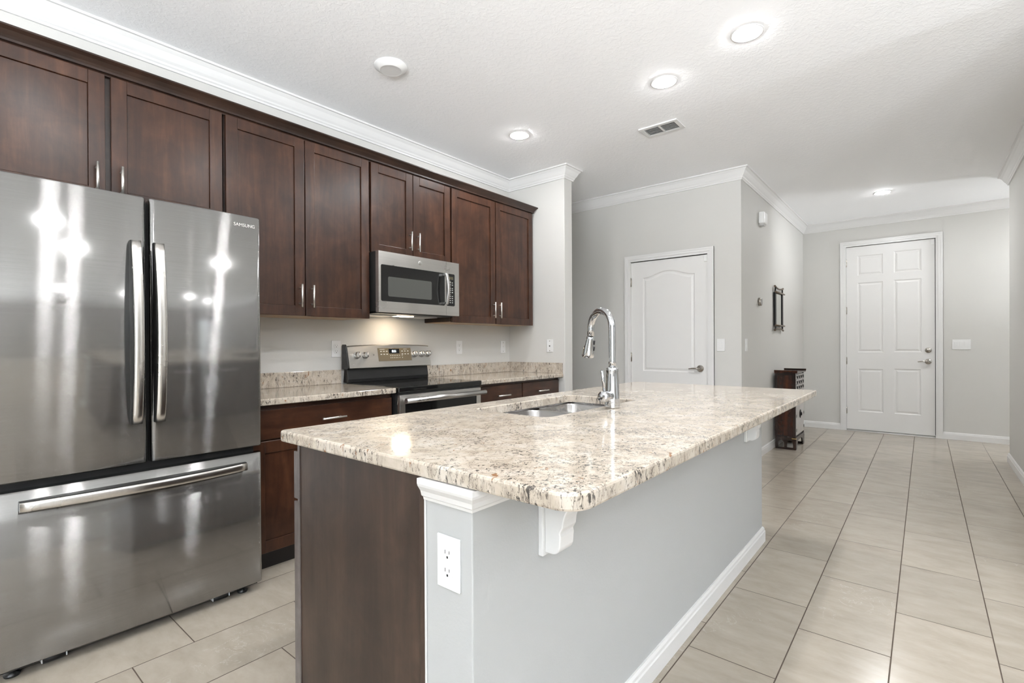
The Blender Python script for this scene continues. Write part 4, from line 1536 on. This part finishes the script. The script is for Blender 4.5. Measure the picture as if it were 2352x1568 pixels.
downlight(-0.800, -0.784, 'glowing recessed ceiling light nearest the kitchen partition wall')
downlight(-0.834, -1.966, 'glowing recessed ceiling light above the far end of the island')
downlight(-1.022, -2.497, 'large glowing recessed ceiling light above the island edge, closest to the viewer')
downlight(2.905, -2.862, 'glowing recessed ceiling light in front of the entry door', M_HALL)
downlight(3.58, -4.75, 'added unseen ceiling light in the side corridor by the entry door', M_HALL)  # lamp added to brighten the hall and entry
for x, y, lab in ((-3.35, -1.97, 'recessed ceiling light in front of the refrigerator'),
                  (-2.10, -2.53, 'recessed ceiling light above the island overhang, second of the island edge row'),
                  (-3.10, -2.55, 'recessed ceiling light above the near end of the island'),
                  (-5.4, -1.3, 'recessed ceiling light left of the refrigerator'),
                  (-2.93, -5.10, 'recessed ceiling light behind the viewer beside the fan'),
                  (-1.85, -5.15, 'recessed ceiling light in the back room between fan and east wall'),
                  (-1.30, -5.60, 'recessed ceiling light in the back room nearest the narrow window')):
    downlight(x, y, lab, M_BACK if y < -4 or x < -3.2 else M_LAMP)
sp2 = thing('ceiling_light', (-2.037, -0.817, CEIL), 'unlit round ceiling light with a grey lens above the range', 'light', None)
MB().lathe((-2.037, -0.817, CEIL), [(0.096, -0.0002), (0.095, -0.007), (0.064, -0.027), (0.060, -0.029), (0.057, -0.027)], 'z', 40).build('trim_ring', M_TRIM, sp2)
MB().lathe((-2.037, -0.817, CEIL), [(0.0568, -0.015), (0.0568, -0.0255), (0.0, -0.024)], 'z', 40).build('lens', M_GRILLE, sp2)
# vent
vx0, vx1, vy0, vy1 = -0.302, -0.114, -1.836, -1.541
vt = thing('air_vent', ((vx0 + vx1) / 2, (vy0 + vy1) / 2, CEIL), 'white louvred air vent in the ceiling', 'vent')
MB().box(vx0 + 0.028, vx1 - 0.028, vy0 + 0.028, vy1 - 0.028, CEIL - 0.0012, CEIL - 0.0004).build('throat', M_VENTDK, vt)  # dark sheet paints the shade of a duct; ceiling is not cut
mb = MB()
ymid = (vy0 + vy1) / 2
zt, zb = CEIL - 0.0003, CEIL - 0.010
mb.box(vx0, vx0 + 0.03, vy0, vy1, zb, zt)
mb.box(vx1 - 0.03, vx1, vy0, vy1, zb, zt)
mb.box(vx0 + 0.03, vx1 - 0.03, vy0, vy0 + 0.03, zb, zt)
mb.box(vx0 + 0.03, vx1 - 0.03, vy1 - 0.03, vy1, zb, zt)
mb.box(vx0 + 0.03, vx1 - 0.03, ymid - 0.007, ymid + 0.007, zb, zt)
mb.build('frame', M_TRIM, vt, bevel=0.002)
for a, b_ in ((vy0 + 0.031, ymid - 0.008), (ymid + 0.008, vy1 - 0.031)):
    for k in range(6):
        x = vx0 + 0.036 + k * 0.0205
        MB().prism([(x + 0.0085, CEIL - 0.0035), (x + 0.0102, CEIL - 0.0035), (x + 0.0035, CEIL - 0.010), (x + 0.0018, CEIL - 0.010)], 'y', a, b_).build('louvre', M_TRIM, vt)

# ================================================================== SEEN ONLY IN REFLECTIONS
fn = thing('ceiling_fan', (-2.85, -5.8, 2.4), 'dark ceiling fan reflected in the refrigerator door', 'fan')
MB().lathe((-2.85, -5.8, 0), [(0.06, CEIL - 0.001), (0.06, CEIL - 0.05), (0.015, CEIL - 0.06), (0.015, 2.56), (0.10, 2.55), (0.11, 2.45), (0.05, 2.41), (0, 2.40)], 'z', 28).build('motor', M_FAN, fn)
for k in range(5):
    a = math.radians(72 * k + 10)
    ca, sa = math.cos(a), math.sin(a)
    v = []
    for r_, w_ in ((0.10, 0.03), (0.22, 0.06), (0.60, 0.075), (0.66, 0.05)):
        for s_, dz in ((-1, 0.0), (1, 0.012)):
            for th_ in (0.0, 0.006):
                v.append((-2.85 + ca * r_ - sa * w_ * s_, -5.8 + sa * r_ + ca * w_ * s_, 2.49 + dz + th_))
    f = []
    for i in range(3):
        b0 = i * 4
        f += [(b0, b0 + 4, b0 + 6, b0 + 2), (b0 + 1, b0 + 3, b0 + 7, b0 + 5), (b0, b0 + 1, b0 + 5, b0 + 4), (b0 + 2, b0 + 6, b0 + 7, b0 + 3)]
    f += [(0, 2, 3, 1), (12, 13, 15, 14)]
    MB().add(v, f).build('blade', M_FAN, fn)
